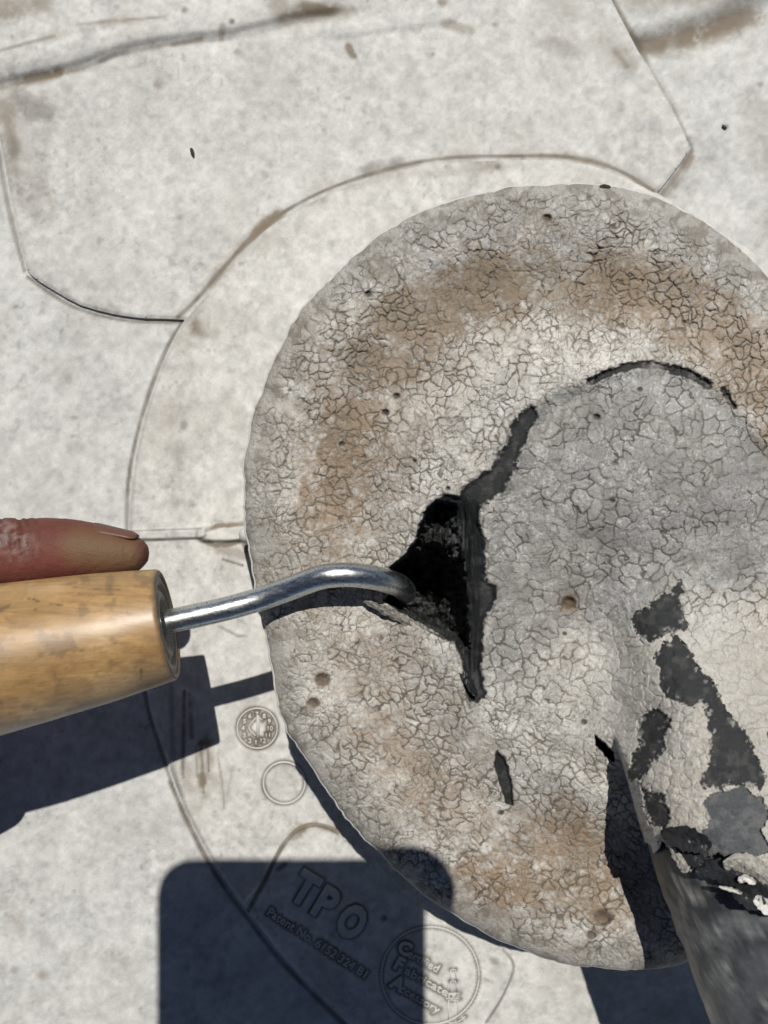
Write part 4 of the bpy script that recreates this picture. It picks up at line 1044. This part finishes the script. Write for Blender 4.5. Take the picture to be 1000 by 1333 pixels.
# ------------------------------------------------------------------ hand holding the tool (only one finger reaches into view)
def hand():
    parts = []
    def limb(pts, rad, seg=28, flat=None):
        n = 6
        p = smooth_open([tuple(a) + (r,) for a, r in zip(pts, rad)], n)
        # rounded tip
        d = p[-1, :3] - p[-2, :3]; d /= np.linalg.norm(d) + 1e-9
        r = p[-1, 3]; ext = []
        for s in (0.35, 0.65, 0.85, 0.96, 1.0):
            ext.append(np.concatenate([p[-1, :3] + d * r * s * 0.95, [max(r * math.sqrt(1 - min(s, .995) ** 2), 0.6)]]))
        d0 = p[0, :3] - p[1, :3]; d0 /= np.linalg.norm(d0) + 1e-9; r0 = p[0, 3]; pre = []
        for s in (1.0, 0.9, 0.6):
            pre.append(np.concatenate([p[0, :3] + d0 * r0 * s * 0.8, [max(r0 * math.sqrt(1 - min(s, .995) ** 2), 0.6)]]))
        p = np.concatenate([np.array(pre), p, np.array(ext)])
        parts.append(tube([Q(*a[:3]) for a in p], [float(a[3]) * S for a in p], seg))
    # index finger, measured in view: tip first is last
    idx = [(-70, 723, 268, 49), (-20, 722, 256, 48.5), (30, 720.5, 247, 47), (70, 717.5, 243, 44), (105, 717.5, 242, 40.5), (135, 719, 241, 35), (158, 720.5, 240, 30), (171, 721, 239, 25)]
    pts = []; rd = []
    for uu, vv, hh, r in idx:
        k = 1 - hh / HP
        pts.append((CU + (uu - CU) * k, CV + (vv - CV) * k, hh)); rd.append(r * k)
    limb([(-120, 790, 330), (-70, 745, 300)] + pts, [52, 46] + rd, 48)
    # curled fingers round the far side and beneath the handle, axis of the handle is tip0 + t*axd
    hx = lambda t: (298 - 0.972 * t, 771.5 + 0.185 * t, 278 + 0.14 * t)
    for t, sc in ((410, 1.0), (495, 0.95), (575, 0.85)):
        x, y, h = hx(t); R = 66
        pts = []
        for ang, rr in ((70, 1.75), (110, 1.62), (155, 1.58), (200, 1.55), (240, 1.52), (280, 1.50)):
            a = math.radians(ang)          # 90 = far side (north), 180 = below, 270 = near side
            pts.append((x, y - math.sin(a) * R * rr, h + math.cos(a) * R * rr))
        limb(pts, [44 * sc, 42 * sc, 39 * sc, 37 * sc, 34 * sc, 30 * sc], 28)
    # thumb along the near side
    x, y, h = hx(360)
    limb([(-330, 960, 370), (-240, 965, 345), (-140, 955, 310), (-55, 935, 278), (22, 913, 258)], [60, 56, 47, 42, 34], 28)
    # palm over the top, wrist and forearm
    limb([(-130, 800, 345), (-210, 870, 372), (-330, 930, 395)], [62, 78, 74], 28)
    limb([(-230, 800, 355), (-300, 880, 385), (-360, 960, 400)], [64, 80, 74], 28)
    limb([(-300, 820, 360), (-350, 910, 395), (-400, 1000, 408)], [58, 74, 72], 28)
    limb([(-340, 930, 392), (-470, 1060, 430), (-640, 1200, 470), (-900, 1400, 520)], [78, 82, 108, 130], 32)
    V = []; Qd = []; T = []; o0 = 0
    for a, b, c_ in parts:
        V.append(a); Qd.append(b + o0); T.append(c_ + o0); o0 += len(a)
    me = mesh_np('hand', np.concatenate(V), np.concatenate(Qd), np.concatenate(T))
    bm = bmesh.new(); bm.from_mesh(me); bmesh.ops.recalc_face_normals(bm, faces=bm.faces); bm.to_mesh(me); bm.free()
    o = bpy.data.objects.new('tmp', me); COL.objects.link(o)
    m = o.modifiers.new('r', 'REMESH'); m.mode = 'VOXEL'; m.voxel_size = 4.2 * S; m.use_smooth_shade = True
    m2 = o.modifiers.new('s', 'SMOOTH'); m2.factor = 0.5; m2.iterations = 7
    m3 = o.modifiers.new('d', 'SUBSURF'); m3.levels = 1
    dg = bpy.context.evaluated_depsgraph_get(); dg.update()
    out = bpy.data.meshes.new_from_object(o.evaluated_get(dg)); bpy.data.objects.remove(o)
    out.name = 'body'
    n = len(out.vertices); co = np.zeros(n * 3, np.float32); out.vertices.foreach_get('co', co); co = co.reshape(-1, 3).astype(np.float64)
    no = np.zeros(n * 3, np.float32); out.vertices.foreach_get('normal', no); no = no.reshape(-1, 3)
    u, v = img_of(co)
    # knuckle creases near the end joint and fine skin lines
    wob = 5 * (fbm(u, v, 10, 3, 131) - .5)
    cre = np.zeros(n)
    for x0, st in ((-8, .8), (4, 1.0), (15, 1.2), (27, 1.3), (38, .9), (50, .5)):
        cre += st * np.exp(-((u - x0 - 0.10 * (v - 700) + wob) / 2.6) ** 2) * (1 - sstep(712, 742, v)) * sstep(0.25, 0.5, fbm(u, v, 12, 2, 132))
    sk = fbm(u, v, 3.2, 3, 133) - .5
    disp = -2.1 * cre + 1.0 * sk * (u > -40)
    co += no * (disp * S)[:, None]
    out.vertices.foreach_set('co', co.astype(np.float32).ravel())
    c = np.tile(np.array([0.132, 0.044, 0.030]), (n, 1))
    b1 = fbm(u, v, 40, 3, 134); b2 = fbm(u, v, 7, 4, 135)
    c = c * (1 + 0.35 * (b1 - .5) + 0.35 * (b2 - .5))[:, None]
    c = lerp(c, [0.165, 0.050, 0.040], 0.55 * stroke(u, v, [(-20,745),(60,738),(90,725)], 42))
    c = lerp(c, [0.150, 0.094, 0.048], 0.85 * stroke(u, v, [(105,712),(140,718),(165,722)], 40))
    c = lerp(c, [0.10, 0.045, 0.034], 0.6 * stroke(u, v, [(190,715),(190,725)], 20))
    dry = stroke(u, v, [(-10,690),(8,698),(22,704)], 30) * sstep(0.38, 0.62, fbm(u, v, 6, 4, 136))
    c = lerp(c, [0.36, 0.29, 0.27], 0.52 * dry)
    dry2 = stroke(u, v, [(20,722),(40,715)], 16) * sstep(0.45, 0.65, fbm(u * 2, v * .8, 6, 4, 137)); c = lerp(c, [0.30, 0.20, 0.18], 0.4 * dry2)
    c = lerp(c, [0.05, 0.02, 0.015], 0.5 * np.clip(cre, 0, 1))
    a = out.color_attributes.new('Col', 'FLOAT_COLOR', 'POINT'); cc = np.ones((n, 4), np.float32); cc[:, :3] = np.clip(c, .003, .9); a.data.foreach_set('color', cc.ravel())
    out.update()
    return out
pers = thing('person', 'person gripping the wooden handle, one bare finger laid along its far side', 'person', Q(-120, 800, 300))
ob = link('hand', hand(), M_SKIN); ob.parent = pers; ob.matrix_parent_inverse = Matrix.Translation(-Vector(pers.location))
# fingernail on the far, upper side of the fingertip
def nail():
    vs_ = []; n, m = 18, 11
    for i in range(n):
        s = i / (n - 1); uu = 124 + 57 * s; k = 1 - 0.243
        r = np.interp(uu, [70, 105, 135, 158, 172, 182, 190], [43, 39.5, 34.5, 30.5, 27.5, 22.5, 15])
        vc = np.interp(uu, [70, 105, 135, 158, 190], [714, 715.5, 718, 719.5, 720.5])
        wdt = math.sin(math.pi * min(1, 0.08 + 0.95 * (1 - abs(2 * s - 1) ** 4) * 0.5)) * 30
        for j in range(m):
            a = math.radians(12 + (j / (m - 1) - .5) * 2 * max(wdt, 5))     # angle from north towards up
            x = CU + (uu - CU) * k; y = CV + (vc - CV) * k - math.cos(a) * (r * k + 0.5 - 1.9 * abs(2 * j / (m - 1) - 1) ** 3); h = 241 + math.sin(a) * (r * k + 0.5 - 1.9 * abs(2 * j / (m - 1) - 1) ** 3)
            vs_.append(list(Q(x, y, h)))
    q_ = [(i * m + j, i * m + j + 1, (i + 1) * m + j + 1, (i + 1) * m + j) for i in range(n - 1) for j in range(m - 1)]
    me = mesh_np('fingernail', np.array(vs_), np.array(q_)); return me
nl = link('fingernail', nail(), M_NAIL); nl.parent = pers; nl.matrix_parent_inverse = Matrix.Translation(-Vector(pers.location))
sm = nl.modifiers.new('thickness', 'SOLIDIFY'); sm.thickness = 0.8 * S; sm.offset = 0

# ------------------------------------------------------------------ the phone that takes the picture (its shadow lies on the roof)
def phone():
    ph = thing('smartphone', 'smartphone held over the pan, throwing the round-cornered shadow across the flange', 'phone', Q(450, 975, 1007))
    def slab(x0, x1, y0, y1, r, h0, h1, bev):
        bm = bmesh.new(); pts = []
        for cx, cy, a0 in ((x1 - r, y0 + r, 0), (x0 + r, y0 + r, 90), (x0 + r, y1 - r, 180), (x1 - r, y1 - r, 270)):
            for k in range(13):
                a = math.radians(a0 + 90 * k / 12); pts.append((cx + r * math.cos(a), cy - r * math.sin(a)))
        lo = [bm.verts.new(Q(px, py, h0)) for px, py in pts]; f = bm.faces.new(lo)
        e = bmesh.ops.extrude_face_region(bm, geom=[f])
        for g in e['geom']:
            if isinstance(g, bmesh.types.BMVert): g.co.z = h1 * S
        bmesh.ops.recalc_face_normals(bm, faces=bm.faces)
        bmesh.ops.bevel(bm, geom=[e_ for e_ in bm.edges if abs(e_.verts[0].co.z - e_.verts[1].co.z) < 1e-9], offset=bev * S, segments=3, affect='EDGES')
        me = bpy.data.meshes.new('slab'); bm.to_mesh(me); bm.free(); return me
    def add(name, me, mat):
        o = link(name, me, mat); o.parent = ph; o.matrix_parent_inverse = Matrix.Translation(-Vector(ph.location)); return o
    add('phone_body', slab(277, 624, 606, 1345, 46, 1007, 1045, 8), M_PHONE)
    add('screen', slab(287, 614, 616, 1335, 38, 1045.5, 1047, 0.5), M_GLASS)
    add('camera_bump', slab(440, 610, 620, 790, 30, 1003.5, 1006.8, 1), M_PHONE)
    return ph
phone()

# ------------------------------------------------------------------ loose grit lying about
def grit(u, v, h, L, ang, label, seed):
    r = random.Random(seed); bm = bmesh.new(); bmesh.ops.create_icosphere(bm, subdivisions=2, radius=1)
    for x in bm.verts:
        k = 1 + 0.5 * (r.random() - .5)
        x.co = Vector((x.co.x * L * S * k, x.co.y * L * 0.42 * S * k, x.co.z * L * 0.3 * S * k))
    me = bpy.data.meshes.new('grit'); bm.to_mesh(me); bm.free()
    o = link('grit', me, M_SPECK); o.location = Wv(u, v, h); o.rotation_euler = (0, 0, math.radians(-ang))
    return tag(o, label, 'debris', 'specks of dark grit')
grit(250.5, 198, 7.0, 6.5, 72, 'thin dark speck lying alone near the middle of the cover strip', 1)
grit(943, 165, 0.2, 4, 40, 'small dark speck on bare roof right of the cover strip', 2)
grit(788, 243, 232, 5, 5, 'black crumb stuck on the upper edge of the sealant', 3)
